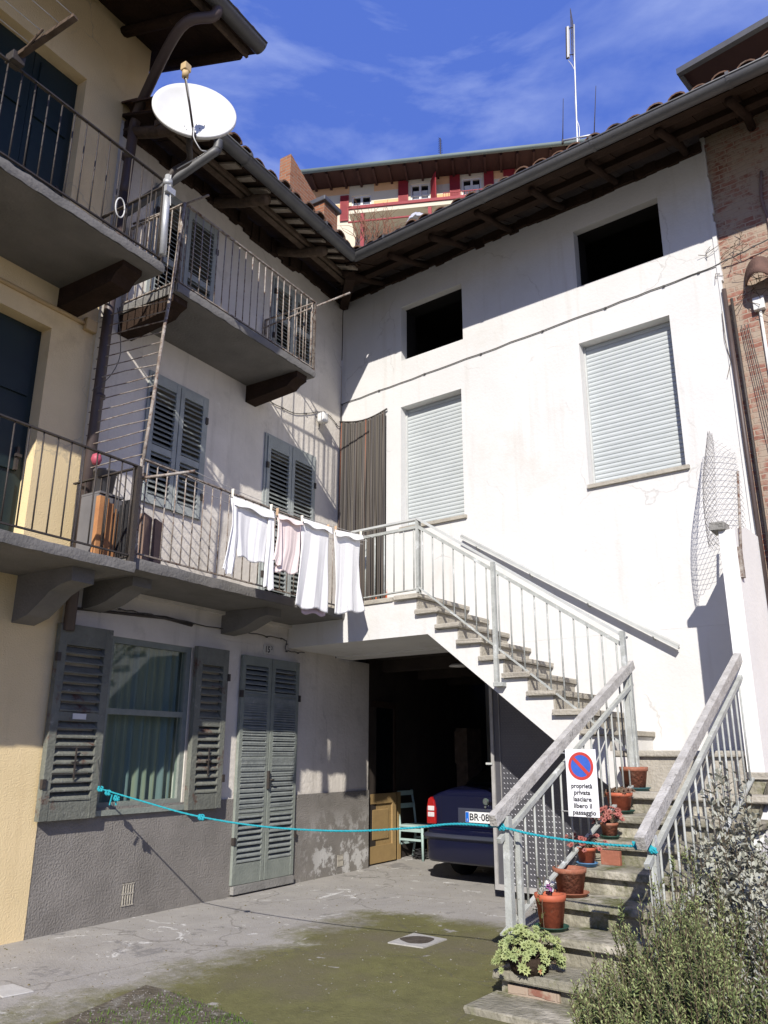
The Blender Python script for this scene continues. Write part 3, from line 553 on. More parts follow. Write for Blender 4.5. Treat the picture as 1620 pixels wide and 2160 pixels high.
railing(LH, b2, 'balcony_railing', (-3.93, -.80), (-1.06, -.80), 2.87, 3.67, ('rust_iron', 'rust_iron'), .112, jitter=.004, post=True)
cb = MB()
for xx in (-1.95, -3.66):
    prof = [(0, 2.734), (.62, 2.734), (.62, 2.655), (.52, 2.64), (.42, 2.60), (.30, 2.55), (.18, 2.525), (0, 2.51)]
    cb = MB(); corbel(cb, xx, .20, prof); LH.part('balcony_bracket', cb, 'concrete_dark', b2)
fo = MB(); fo.box(-3.2, -.45, -.05, -.001, 2.70, 2.735); LH.part('plaster_cove', fo, 'grey_white_plaster')
# roof
SL = .40; EZ = 7.17
def roofz(y, e): return EZ + SL*(y+e)
def tiles(x0, x1, e, back, start, step=.205, row=.36, seed=1, lift=0):
    rnd = random.Random(seed); mb = MB(); x = x0; mb.sm = True
    while x < x1:
        y0 = max(-e-.06, start(x)); y = y0+rnd.uniform(-.035, .035)-.02
        k = 0
        while y < back:
            zz = roofz(y, e)+.095+lift+rnd.uniform(-.01, .01); z2 = zz+SL*(row+.06)-.016; xx = x+rnd.uniform(-.01, .01); r1 = .088; r2 = .068; n = 6
            yaw = rnd.uniform(-.015, .015)
            A = [(xx+r1*cos(pi*j/n), y, zz+r1*.8*sin(pi*j/n)) for j in range(n+1)]; B = [(xx+yaw+r2*cos(pi*j/n), y+row+.06, z2+r2*.8*sin(pi*j/n)) for j in range(n+1)]
            A2 = [(xx+(r1-.016)*cos(pi*j/n), y, zz+(r1*.8-.016)*sin(pi*j/n)) for j in range(n+1)]; B2 = [(xx+yaw+(r2-.014)*cos(pi*j/n), y+row+.06, z2+(r2*.8-.014)*sin(pi*j/n)) for j in range(n+1)]
            mb.add(A+B, [(j, j+1, n+2+j, n+1+j) for j in range(n)]); mb.add(A2+B2, [(j+1, j, n+1+j, n+2+j) for j in range(n)])
            sm = mb.sm; mb.sm = False; mb.add(A+A2, [(j+1, j, n+1+j, n+2+j) for j in range(n)]); mb.sm = sm
            # channel tile between
            zc = roofz(y, e)+.035; zc2 = zc+SL*(row+.06); xc = xx+step/2; n2 = 5
            C1 = [(xc+.09*cos(pi+pi*j/n2), y, zc+.09+.075*sin(pi+pi*j/n2)-.02) for j in range(n2+1)]; D1 = [(xc+.075*cos(pi+pi*j/n2), y+row+.06, zc2+.09+.065*sin(pi+pi*j/n2)-.02) for j in range(n2+1)]
            mb.add(C1+D1, [(j, j+1, n2+2+j, n2+1+j) for j in range(n2)])
            y += row; k += 1
            if k > 7: break
        x += step
    return mb
stL = lambda x: .907*x+.073+.02; stR = lambda x: -.907*x-.073+.02
EL, ER = .88, .96
def soffit_boards(x0, x1, e, back, start, mbw=.14):
    mb = MB(); x = x0
    while x < x1:
        y0 = max(-e, start(x+mbw)); a, b = x+.004, min(x+mbw, x1)
        if y0 < back-.1:
            za, zb = roofz(y0, e), roofz(back, e); j = random.uniform(0, .012)
            vs = [(a, y0, za+j), (b, y0, za+j), (b, back, zb+j), (a, back, zb+j)]; vs += [(p[0], p[1], p[2]+.03) for p in vs]
            mb.add(vs, [(0, 3, 2, 1), (4, 5, 6, 7), (0, 1, 5, 4), (1, 2, 6, 5), (2, 3, 7, 6), (3, 0, 4, 7)])
        x += mbw
    return mb
rL = LH.part('roof', soffit_boards(-3.95, 3.6, EL, 3.6, stL), 'wood_dark', label='boarded underside of the left roof')
LH.part('roof_tiles', tiles(-3.9, 3.4, EL, 3.2, stL, seed=3, lift=.045), 'tile', rL)
la = MB(); x = -3.9
while x < -.98:                 # pale laths below the tiles
    ww = random.uniform(.05, .10); y0 = -EL+random.uniform(.0, .05); y1 = -.48+random.uniform(-.03, .03)
    za, zb = roofz(y0, EL)-.012, roofz(y1, EL)-.012; vs = [(x, y0, za), (x+ww, y0, za), (x+ww+random.uniform(-.02, .02), y1, zb), (x+random.uniform(-.02, .02), y1, zb)]; vs += [(p[0], p[1], p[2]-.022) for p in vs]
    la.add(vs, [(0, 3, 2, 1), (4, 5, 6, 7), (0, 1, 5, 4), (1, 2, 6, 5), (2, 3, 7, 6), (3, 0, 4, 7)])
    x += random.uniform(.15, .24)
LH.part('laths', la, 'lath', rL)
pu = MB(); pu.bar((-3.9, -.50, roofz(-.50, EL)-.07), (-.55, -.47, roofz(-.47, EL)-.075), .075, .07); pu.bar((-3.9, -.60, roofz(-.6, EL)-.06), (-.65, -.57, roofz(-.57, EL)-.06), .04, .05)
for xx in (-3.85, -2.6, -1.5): pu.tube(wobble([(xx, -.80, roofz(-.80, EL)-.12), (xx+.02, -.4, roofz(-.4, EL)-.13), (xx, .3, roofz(.3, EL)-.14)], .015), .06, 8)
LH.part('rafters', pu, 'wood_grey', rL)
rw = MB(); x = -3.9
while x < .05:                    # rough broken plaster edge and wall plate under the roof
    rw.box(x, x+.12, -.03-random.uniform(0, .03), .05, 7.36-random.uniform(0, .05)-(.04 if -2.2 < x < -1.2 else 0), 7.50); x += .12
LH.part('wall_plate', rw, 'wood_dark', rL)
def gutter(mb, x0, x1, e, z, r=.075, n=9, seg=1.3):
    mb.sm = True
    for rr, fl in ((r, False), (r-.006, True)):
        A = [(x0, -e-r*.9+rr*cos(pi+pi*j/n), z+rr*sin(pi+pi*j/n)) for j in range(n+1)]; B = [(x1, a[1], a[2]) for a in A]
        mb.add(A+B, [((j, j+1, n+2+j, n+1+j) if not fl else (j+1, j, n+1+j, n+2+j)) for j in range(n)])
    mb.sm = False
    mb.tube([(x0, -e-r*1.9, z), (x1, -e-r*1.9, z)], .010, 6)
    x = x0+.5
    while x < x1-.2:
        A = [(x, -e-r*.9+(r+.006)*cos(pi+pi*j/n), z+(r+.006)*sin(pi+pi*j/n)) for j in range(n+1)]; B = [(x+.03, a[1], a[2]) for a in A]
        mb.add(A+B, [(j, j+1, n+2+j, n+1+j) for j in range(n)]); mb.box(x, x+.03, -e-r*1.9-.012, -e-r*1.9+.012, z-.01, z+.03); mb.box(x, x+.028, -e-r*1.9, -e+.05, z+.004, z+.012)
        x += seg
    for xx in (x0, x1):
        E_ = [(xx, -e-r*.9+r*cos(pi+pi*j/n), z+r*sin(pi+pi*j/n)) for j in range(n+1)]; mb.add(E_, [tuple(range(n+1))])
gm = MB(); gutter(gm, -3.62, -1.126, EL, EZ+.02); g1 = LH.part('gutter', gm, 'gutter')
dp = MB(); dp.tube(curve([(-3.50, -EL-.07, 7.12), (-3.50, -EL-.05, 7.02), (-3.55, -.85, 6.93), (-3.80, -.18, 6.47), (-3.86, -.10, 6.38), (-3.87, -.10, 6.2)], 6), .045, 12); LH.part('downpipe', dp, 'gutter', label='grey bent pipe from the left gutter')
# ---- right white house -------------------------------------------------
RH = Thing('white_house', 'tall white plastered house with two dark attic openings and two roller shutters, behind the staircase', 'house', 'R', (2.5, 0, 0))
wb = MB(); OP = [(1.01, 1.95, 6.20, 6.98), (3.46, 4.43, 6.34, 7.07), (1.0, 1.905, 3.95, 5.55), (3.43, 4.42, 4.0, 5.65), (.06, .77, 2.9, 5.50)]
wall_holes(wb, 0.0, 4.94, 2.46, 7.50, .30, OP)
wb.prism([(1.95, 2.459), (2.05, 2.40), (3.60, 1.10), (3.60, 0), (4.94, 0), (4.94, 2.459)], 0, .30)
RH.part('wall', wb, 'white_plaster')
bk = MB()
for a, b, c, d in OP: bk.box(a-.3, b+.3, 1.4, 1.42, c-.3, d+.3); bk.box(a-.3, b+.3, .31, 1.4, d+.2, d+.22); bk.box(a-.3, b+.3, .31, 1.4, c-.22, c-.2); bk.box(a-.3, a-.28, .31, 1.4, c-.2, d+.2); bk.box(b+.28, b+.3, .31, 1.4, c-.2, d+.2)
for a, b, c, d in OP[:2]: bk.box(a-.01, a+.004, .12, .32, c, d); bk.box(b-.004, b+.01, .10, .32, c, d); bk.box(a, b, .10, .32, d-.004, d+.01); bk.box(a, b, .14, .32, c-.01, c+.004)  # black liners in the attic openings; deep shade painted on the reveals
RH.part('painted_dark_rooms', bk, 'dark')
def roller(a, b, c, d, y, lab):
    mb = MB(); n = int((d-c)/.048); P = []
    for i in range(n):
        z0 = c+(d-c)*i/n; z1 = c+(d-c)*(i+1)/n; g = .006
        P += [(y+.012, z0), (y+.001, z0+g), (y-.004, (z0+z1)/2), (y+.001, z1-g*.3)]
    mb.grid([[(a, q[0], q[1]) for q in P], [(b, q[0], q[1]) for q in P]]); mb.smooth = [False]*len(mb.f)
    r = RH.part('roller_shutter', mb, 'roller', label=lab)
    sb = MB(); sb.box(a-.01, b+.04, -.035, y+.05, c-.035, c+.004); RH.part('window_sill', sb, 'stone', r)
    for p_, q_ in ((a, a+.02), (b-.02, b)): gb_ = MB(); gb_.box(p_, q_, y-.02, y+.02, c+.005, d); RH.part('shutter_guide', gb_, 'white_cap', r)
roller(1.002, 1.903, 3.955, 5.548, .13, 'pale roller shutter above the landing'); roller(3.432, 4.418, 4.005, 5.648, .13, 'pale roller shutter at the right')
# garage under the house
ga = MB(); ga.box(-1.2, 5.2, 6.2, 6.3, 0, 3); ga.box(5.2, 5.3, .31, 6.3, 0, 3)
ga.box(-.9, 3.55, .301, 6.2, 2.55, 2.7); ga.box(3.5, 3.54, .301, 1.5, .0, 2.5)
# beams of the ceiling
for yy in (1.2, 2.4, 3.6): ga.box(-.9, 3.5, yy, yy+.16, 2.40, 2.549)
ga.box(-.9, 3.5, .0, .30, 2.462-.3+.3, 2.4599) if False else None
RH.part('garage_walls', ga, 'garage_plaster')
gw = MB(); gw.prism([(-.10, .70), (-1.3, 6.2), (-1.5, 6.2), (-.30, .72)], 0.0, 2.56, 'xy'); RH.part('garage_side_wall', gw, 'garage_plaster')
rR = RH.part('roof', soffit_boards(-3.5, 7.6, ER, 3.6, stR), 'wood_dark', label='boarded underside of the right roof')
RH.part('roof_tiles', tiles(-3.2, 7.5, ER, 3.2, stR, seed=5), 'tile', rR)
ra = MB()
x = .75
while x < 7.5:
    ra.tube(wobble([(x, -.85, roofz(-.85, ER)-.08), (x+random.uniform(-.05, .05), -.3, roofz(-.3, ER)-.11), (x, .3, roofz(.3, ER)-.12)], .02), random.uniform(.035, .05), 8); x += random.uniform(.55, .75)
ra.bar((1.15, -.86, roofz(-.86, ER)-.02), (7.5, -.86, roofz(-.86, ER)-.02), .10, .02); ra.bar((.5, -.45, roofz(-.45, ER)-.05), (7.5, -.45, roofz(-.45, ER)-.05), .09, .07)
RH.part('rafters', ra, 'wood_dark', rR)
vb = MB(); vb.bar((-.05, .05, 7.37), (.80, -.80, 7.13), .12, .11); RH.part('valley_beam', vb, 'wood_dark', rR)
rw = MB(); x = 0.02
while x < 4.9: rw.box(x, x+.12, -.02-random.uniform(0, .03), .05, 7.40-random.uniform(0, .04), 7.50); x += .12
RH.part('wall_plate', rw, 'wood_dark', rR)
gm = MB(); gutter(gm, 1.053, 7.6, ER, EZ+.02); RH.part('gutter', gm, 'gutter')
# ---- yellow house ------------------------------------------------------
YH = Thing('yellow_house', 'yellow plastered house with dark green doors and grey balconies at the left edge', 'house', 'L', (-6, 0, 0))
YO = [(-5.32, -4.39, 5.40, 7.61), (-5.32, -4.40, 2.82, 4.89)]
wb = MB(); wall_holes(wb, -9, -3.951, 0, 8.75, .4, YO, y=-.02); wb.box(-3.95, -3.67, .0, .38, 7.45, 8.75)
YH.part('wall', wb, 'yellow_plaster')
for (a, b, c, d) in YO:
    mb = MB(); xm = a+(b-a)*.5
    for p, q in ((a, xm-.003), (xm+.003, b)):
        mb.box(p, q, .12, .16, c, d)
        for k in range(3): zz = c+.08+k*(d-c-.05)/3; mb.box(p+.06, q-.06, .10, .125, zz, zz+(d-c)/3-.12)
    dd = YH.part('green_door', mb, 'dark_green_door'); hb = MB(); hb.box(b-.10, b-.075, .07, .10, c+.75, c+.95); hb.box(b-.115, b-.06, .055, .08, c+.86, c+.885); YH.part('door_bolt', hb, 'iron', dd)
for nm, x1, y0, z0, z1, zr, lab in (('u', -4.06, -1.0, 5.295, 5.375, 6.20, 'upper grey balcony slab'), ('l', -3.99, -.90, 2.685, 2.765, 3.56, 'lower grey balcony slab')):
    sp_ = YH.part('balcony_slab', slab(-9, x1, y0, -.022, z0, z1, 90), 'concrete_dark', label=lab)
    zlow = z1+.055
    railing(YH, sp_, 'balcony_railing', (-8.95, y0+.03), (x1-.02, y0+.03), zlow, zr, ('iron', 'iron'), .118, jitter=.002)
    railing(YH, sp_, 'balcony_railing', (x1-.02, y0+.03), (x1-.02, -.05), zlow, zr-.0, ('iron', 'iron'), .105, jitter=.002, post=False)
    cb = MB()
    if nm == 'u': prof = [(0, z0-.001), (.86, z0-.001), (.86, z0-.05), (.78, z0-.09), (.72, z0-.16), (.0, z0-.20)]; xs = (-4.28, -6.2)
    else: prof = [(0, z0-.001), (.70, z0-.001), (.70, z0-.11), (.58, z0-.125), (.45, z0-.17), (.32, z0-.26), (.2, z0-.33), (0, z0-.38)]; xs = (-4.30, -6.2)
    for xx in xs: cb = MB(); corbel(cb, xx, .20, prof); YH.part('balcony_bracket', cb, 'wood_dark' if nm == 'u' else 'concrete_dark', sp_)
pt = MB(); pt.bar((-4.02, -.87, 2.75), (-4.02, -.87, 3.56), .042, .042); YH.part('balcony_post', pt, 'iron')
cd_ = MB(); cd_.tube([(-9, -.035, 5.08), (-4.03, -.035, 5.08)], .02, 8); cd_.cham(-4.10, -3.98, -.075, -.022, 5.02, 5.14, .01); YH.part('conduit', cd_, 'beige_plastic')
EY = 1.28; YZ = 8.10
rb = MB(); zz = lambda y: YZ+SL*(y+EY)
vs = [(-9, -EY, zz(-EY)), (-3.40, -EY, zz(-EY)), (-3.40, 2, zz(2)), (-9, 2, zz(2))]; vs += [(a, b, c+.05) for a, b, c in vs]
rb.add(vs, [(0, 3, 2, 1), (4, 5, 6, 7), (0, 1, 5, 4), (1, 2, 6, 5), (2, 3, 7, 6), (3, 0, 4, 7)])
x = -3.5
while x > -8: rb.tube(wobble([(x, -EY+.12, zz(-EY+.12)-.07), (x, .1, zz(.1)-.08)], .015), .055, 8); x -= .55
yr = YH.part('roof', rb, 'wood_dark'); rb = MB(); rb.bar((-9, -EY+.06, zz(-EY)-.02), (-3.46, -EY+.06, zz(-EY)-.02), .03, .10); YH.part('eaves_board', rb, 'wood_grey', yr)
_E = EZ; EZ = YZ+.03; YH.part('roof_tiles', tiles(-8.9, -3.45, EY, 2.0, lambda x: -9, seed=9), 'tile', yr); EZ = _E
gm = MB(); gutter(gm, -9, -3.42, EY, YZ+.03, r=.085); YH.part('gutter', gm, 'gutter')
dp = MB(); g0 = at('L', 447, 48, -EY+.0)
dp.tube(curve([(g0[0], -EY-.07, YZ+.0), (g0[0]-.01, -EY-.02, YZ-.12), (-4.16, -1.02, 7.88), (-3.93, -.30, 7.62), (-3.86, -.12, 7.48), (-3.86, -.10, 7.25), (-3.88, -.10, 6.6)], 6), .05, 12)
dp.tube([(-3.88, -.10, 6.62), (-3.90, -.10, 5.2), (-3.935, -.10, 2.30)], .048, 12)
for z_ in (7.0, 5.9, 4.4, 3.4): dp.tube([(-3.9, -.10, z_), (-3.9, -.10, z_+.03)], .056, 12)
YH.part('downpipe', dp, 'brown_pipe')
# ---- brick house at the right -----------------------------------------
BH = Thing('brick_house', 'weathered brick house wall under the same eaves at the right edge', 'house', 'R', (6.5, 0, 0))
wb = MB(); wall_holes(wb, 4.945, 9.5, 0, 7.6, .3, [], y=.03); BH.part('wall', wb, 'brick')
jb = MB(); z = 0
while z < 7.5:
    h = random.uniform(.05, .18); jb.box(4.93, 4.955+random.uniform(0, .02), -.012, .03, z, z+h); z += h
BH.part('broken_plaster_edge', jb, 'white_plaster')
# ---- white side wall with the stair's right rail ----------------------
x0s, z0s = 4.85, 3.12
sw = MB(); sw.prism([(-.84, 0), (-.84, 3.10), (-.42, 3.20), (0.0, 3.20), (0.0, 0)], 4.86, 4.985, 'yz')
single('side_wall', sw, 'brightened_plaster', 'narrow white plastered wall standing out from the house beside the top of the lower steps', 'wall', 'R', (4.92, -.4, 0))
#@@STAIRS
ST = Thing('staircase', 'white outside staircase with stone treads and pale metal railings, turning down to the courtyard', 'staircase', 'R', (3, -.5, 0))
DW = .95
bd = MB()
prof = [(.0, 2.85), (1.86, 2.85)]
def s_(i): return 1.91+.243*i
def z_(i): return 2.90-.17*i
for i in range(0, 8): prof += [(s_(i)-.01, z_(i)-.05), (s_(i)-.01, z_(i+1)-.05)]
prof += [(3.86, z_(8)-.05), (3.86, 1.32), (4.0, 1.32), (4.0, .0), (3.86, 0), (3.86, 1.05), (2.03, 2.48), (0.0, 2.48)]
bd.prism(prof, -DW, -.003)
ST.part('stringer', bd, 'white_plaster', label='white plastered landing beam and sloping underside of the upper flight')
lt = MB(); lt.cham(-.0, 1.60, -DW-.02, -.003, 2.852, 2.90, .008)
lt.cham(3.84, 4.855, -DW+.003, -.003, 1.325, 1.372, .012)
ST.part('landing_slab', lt, 'stone')
def rough(mb, x0, x1, y0, y1, z0, z1, amp=.007, n=10):
    k = len(mb.v); mb.cham(x0, x1, y0, y1, z0, z1, .012)
    for i in range(k, len(mb.v)): mb.v[i] = tuple(c+random.uniform(-amp, amp)*.6 for c in mb.v[i])
for i in range(0, 9):
    mb = MB(); a = (s_(i-1) if i else 1.64)
    rough(mb, a-(.0 if i == 0 else .01), s_(i)+.035, -DW-.055, -.004, z_(i)-.048, z_(i))
    if i < 9: mb.box(s_(i)-.012, s_(i)+.004, -DW-.004, -.004, (z_(i+1) if i < 8 else 1.372), z_(i)-.05)
    ST.part('step', mb, 'stone')
# lower flight
lb = MB(); rs = .152; g = .31
prof = [(-DW+.01, 0), (-DW+.01, 1.32)]
ys = [-(.85+g*(i-1)) for i in range(1, 10)]
prof = [(-.90, 1.32), (-.90, 0), (ys[8]+.03, 0), (ys[8]+.03, .012)]
for i in range(9, 0, -1):
    zt = 1.37-rs*i-.05; yy = ys[i-1]+.03
    prof += [(yy, zt if i < 9 else .013)];
    if i > 1: prof += [(ys[i-2]+.03, zt if i < 9 else .013)]
prof += [(ys[0]+.03, 1.32)]
# clean profile
q = [(-.86, 0.0), (-.86, 1.21)]
q = [(ys[8]+.03, 0.0)]
for i in range(9, 1, -1):
    zt = max(.02, 1.37-rs*i-.05); q += [(ys[i-1]+.03, zt), (ys[i-2]+.03, zt)]
q += [(ys[0]+.03, 1.37-rs-.05), (-.855, 1.37-rs-.05), (-.855, 0)]
lb.prism(q, 3.93, 5.0, 'yz'); ST.part('lower_flight', lb, 'mossy_stone')
wb = MB(); q2 = [(a-.0, b-.0) for a, b in q]; wb.prism([(ys[7], 0), (ys[0]+.05, 1.10), (-.10, 1.10), (-.10, 0)], 4.99, 5.06, 'yz'); ST.part('flank_wall', wb, 'white_plaster')
for i in range(1, 10):
    mb = MB(); zt = 1.37-rs*i + (.035 if i == 9 else 0); yb = (ys[i-2] if i > 1 else -.86)
    rough(mb, 3.90, 5.03+(.05 if i < 4 else 0), ys[i-1]-.03, yb+.035 if i > 1 else -.86, zt-.052, zt)
    ST.part('step', mb, 'mossy_stone' if i > 2 else 'stone', label='mossy lower step' if i > 2 else None)
rb = MB(); rb.cham(3.98, 4.30, ys[7]+.008, ys[7]+.03, .01, .085, .003); ST.part('brick_riser', rb, 'brick')
mb = MB(); mb.box(3.90, 4.855, -.905, -.856, 1.0, 1.324); ST.part('riser', mb, 'stone')
# railings
def incl_rail(name, p0, p1, lab, cap, sub, foot, n, mats, capw=.05, caph=.022, posts=(), ext=(0, 0)):
    """p0, p1 = (x, y, ztop); foot = z of bottom rail at both ends; sub = drop of the under rail"""
    a = Vector(p0); b = Vector(p1); mb = MB(); d = (b-a)
    mb.bar(a-d.normalized()*ext[0], b+d.normalized()*ext[1], capw, caph)
    r = ST.part(name, mb, mats[0], label=lab)
    fb = MB(); fa = Vector((a.x, a.y, foot[0])); fc = Vector((b.x, b.y, foot[1]))
    sa = a-Vector((0, 0, sub)); sb_ = b-Vector((0, 0, sub))
    fb.bar(sa, sb_, .030, .030); fb.bar(fa, fc, .034, .012)
    for t in posts:
        pa = a.lerp(b, t); pf = fa.lerp(fc, t); fb.bar(pf-Vector((0, 0, .06)), pa, .034, .034)
    ST.part('frame', fb, mats[1], r)
    bb = MB()
    for i in range(n):
        t = (i+.5)/n; bb.tube([fa.lerp(fc, t), sa.lerp(sb_, t)], .0075, 6)
    ST.part('bars', bb, mats[1], r); return r
yo = -DW+.0
incl_rail('landing_railing', (1.03, yo, 3.69), (1.93, yo, 3.69), 'level railing of the landing', 1, .085, (2.93, 2.95), 7, ('white_cap', 'pale_iron'), posts=(0, 1))
incl_rail('stair_railing', (1.93, yo-.02, 3.69), (4.03, yo-.02, 2.30), 'sloping railing of the upper flight', 1, .085, (2.97, 1.36), 17, ('white_cap', 'pale_iron'), posts=(0, 1), ext=(0, .04))
pm = MB(); pm.bar((2.83, yo-.055, 1.94), (2.83, yo-.055, 3.09), .038, .038); pm.box(2.80, 2.90, yo-.08, yo-.01, 1.93, 1.965); ST.part('newel_post', pm, 'pale_iron'); pm = MB(); pm.bar((4.04, yo-.05, 1.22), (4.04, yo-.05, 2.33), .04, .04); ST.part('newel_post', pm, 'pale_iron')
# lower left rail
incl_rail('lower_left_railing', (4.06, -.93, 2.05), (3.95, -3.0, .99), 'lower railing on the courtyard side with rough grey cap', 1, .15, (1.17, .33), 17, ('rail_cap', 'pale_iron'), capw=.052, caph=.070, posts=(), ext=(.02, .07))
for a_, b_, w_ in (((3.97, -2.93, .28), (3.97, -2.93, .98), .045), ((4.0, -2.85, .30), (4.0, -2.85, .90), .03), ((4.055, -.96, 1.0), (4.055, -.96, 2.0), .04)): pm = MB(); pm.bar(a_, b_, w_, w_); ST.part('newel_post', pm, 'pale_iron')
incl_rail('lower_right_railing', (4.90, -.86, 2.07), (4.88, -3.08, .93), 'lower railing on the garden side with rough grey cap', 1, .15, (1.18, .34), 16, ('rail_cap', 'pale_iron'), capw=.052, caph=.070, ext=(.0, .07))
pm = MB(); pm.bar((4.88, -2.98, .33), (4.88, -2.98, .93), .045, .045); ST.part('newel_post', pm, 'pale_iron')
# wall handrail
hr = MB(); hr.tube([(1.90, -.07, 3.70), (4.20, -.07, 2.29)], .018, 8); hr.bar((1.90, -.07, 3.68), (4.20, -.07, 2.27), .045, .02)
hb = MB()
for t in (.08, .36, .63, .9): x = 1.9+2.3*t; z = 3.70-1.41*t; hb.tube([(x, -.0, z-.06), (x, -.05, z-.06), (x, -.07, z-.015)], .006, 6)
HT = Thing('wall_handrail', 'pale metal handrail fixed to the white wall above the upper stairs', 'handrail', 'R', (3, -.07, 2.9)); HT.part('rail', hr, 'white_cap'); HT.part('brackets', hb, 'pale_iron')
# ---- garage gate -------------------------------------------------------
GT = Thing('garage_gate', 'grey tread-plate gate leaf with pale frame standing open under the stairs', 'gate', 'R', (2.8, -.1, .08))
gy = -.13; a, b, c, d = at('R', 1041, 1700, -.13)[0], 3.62, .08, 2.40
zt_ = lambda x: 2.33-(x-2.06)*.78
fb = MB(); fb.box(a, a+.035, gy-.02, gy+.02, c, zt_(a)); fb.box(b-.035, b, gy-.02, gy+.02, c, zt_(b)); fb.box(a+.035, b-.035, gy-.02, gy+.02, c, c+.05); fb.bar((a, gy, zt_(a)-.02), (b, gy, zt_(b)-.02), .04, .04); fb.box(a+.10, a+.105, gy-.012, gy, c+.05, d-.2)
GT.part('frame', fb, 'gate_frame')
pb = MB(); pb.prism([(a+.035, c+.05), (b-.035, c+.05), (b-.035, zt_(b)-.03), (a+.035, zt_(a)-.03)], gy, gy+.004); GT.part('plate', pb, 'gate_plate')
tb = MB(); zz = c+.07; r_ = 0
while zz < d-.07:
    x = a+.13+(r_ % 2)*.018
    while x < b-.06 and zz < zt_(x)-.05:
        s2 = 1 if (r_ % 2) else -1; L_ = .013
        tb.add([(x-L_, gy, zz-s2*L_*.7), (x+.003, gy, zz-s2*.004), (x+L_, gy, zz+s2*L_*.7), (x-.003, gy, zz+s2*.004), (x, gy-.0035, zz)], [(0, 1, 4), (1, 2, 4), (2, 3, 4), (3, 0, 4)]); x += .036
    zz += .024; r_ += 1
GT.part('tread_pattern', tb, 'gate_bump')
lb = MB(); lb.box(a-.05, a+.02, gy-.04, gy-.02, 1.235, 1.255); GT.part('latch', lb, 'white_cap')
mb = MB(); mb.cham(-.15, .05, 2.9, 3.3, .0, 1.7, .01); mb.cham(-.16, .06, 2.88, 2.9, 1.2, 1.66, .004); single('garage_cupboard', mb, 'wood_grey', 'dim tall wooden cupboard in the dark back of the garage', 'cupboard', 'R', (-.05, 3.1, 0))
# ---- tan door in the garage passage -----------------------------------
TD = Thing('panelled_door', 'tan panelled wooden door standing in the garage entrance behind the end of the wall', 'door', 'L', (1.15, 0, 0))
x0, x1 = .76, 1.50; yy = .05
mb = MB(); mb.box(x0, x0+.09, yy, yy+.05, .02, .84); mb.box(x1-.09, x1, yy, yy+.05, .02, .84); mb.box(x0+.09, x1-.09, yy, yy+.05, .02, .22); mb.box(x0+.09, x1-.09, yy, yy+.05, .72, .84); TD.part('frame', mb, 'tan_door')
mb = MB(); mb.box(x0, x0+.05, yy, yy+.05, .841, 2.0); mb.box(x1-.05, x1, yy, yy+.05, .841, 2.0); mb.box(x0+.05, x1-.05, yy, yy+.05, 1.92, 2.0); TD.part('upper_frame', mb, 'wood_dark')
mb = MB(); mb.box(x0+.09, x1-.09, yy+.02, yy+.03, .22, .72); mb.cham(x0+.17, x1-.17, yy+.005, yy+.028, .29, .65, .01); TD.part('panel', mb, 'tan_door')
mb = MB(); mb.box(x0+.05, x1-.05, yy+.02, yy+.025, .841, 1.92); TD.part('pane', mb, 'glass_dark')
mb = MB(); mb.box(1.62, 1.70, .1, .16, 0, .84); single('door_post', mb, 'tan_door', 'wooden post beside the tan door in the garage', 'post', 'L', (1.66, .13, 0))
# ---- chair --------------------------------------------------------------
cx, cy = at('R', 868, 1812, 0)[0], 0
def gpt(px, py, fr='R', z=0):
    r = ray(px, py); t = (z-EYE)/r.z; return loc(fr, CAM+r*t)
CHR = Thing('kitchen_chair', 'old mint green wooden chair beside the car in the garage', 'chair', 'R', (-.1, 1.85, 0))
sx0, sx1, sy0, sy1, sz = -.27, .10, 1.66, 2.02, .43
mb = MB(); mb.cham(sx0-.02, sx1+.02, sy0-.02, sy1+.01, sz-.03, sz, .01); mb.box(sx0, sx1, sy0, sy0+.02, sz-.085, sz-.031); CHR.part('seat', mb, 'mint')
for (x, y, bk_) in ((sx0, sy0, 1), (sx1, sy0, 0), (sx0, sy1, 1), (sx1, sy1, 0)):
    mb = MB(); dx = -.045 if bk_ else .0
    if bk_: mb.tube([(x+dx, y, 0), (x, y, .22), (x+.01, y, .43), (x-.02, y, .66), (x-.06, y, .86)], .016, 6)
    else: mb.tube([(x+.01, y, 0), (x, y, .41)], .016, 6, r2=.02)
    CHR.part('leg', mb, 'mint')
mb = MB()
for z in (.66, .82): mb.box(sx0-.05 if z > .7 else sx0-.03, sx0-.03 if z > .7 else sx0-.012, sy0, sy1, z-.03, z+.03)
CHR.part('backrest', mb, 'mint')
mb = MB(); mb.box(sx0-.02, sx1+.005, sy0-.008, sy0+.008, .235, .262); mb.box(sx0-.02, sx1+.005, sy1-.008, sy1+.008, .235, .262); mb.box(sx0-.012, sx0+.004, sy0, sy1, .18, .205); CHR.part('stretcher', mb, 'mint')
mb = MB()
for k in range(60):
    a = random.uniform(0, 2*pi); r = random.uniform(.03, .12); z = random.uniform(.02, .12); mb.tube([(-.05+r*cos(a), 1.84+r*sin(a), z), (-.05+r*cos(a+1), 1.84+r*sin(a+1), z+random.uniform(-.03, .03)), (-.05+r*cos(a+2), 1.84+r*sin(a+2), z)], .006, 4)
single('coiled_cable', mb, 'black_fabric', 'tangle of dark cable on the floor under the mint green chair', 'cable', 'R', (-.05, 1.84, 0))
mb = MB(); mb.cham(.05, .33, 2.3, 2.6, .42, .66, .02); mb.box(.02, .36, 2.25, 2.65, .0, .42); single('wooden_box', mb, 'wood_dark', 'dim brown box on a low stand in the dark garage behind the chair', 'box', 'R', (.2, 2.45, 0))
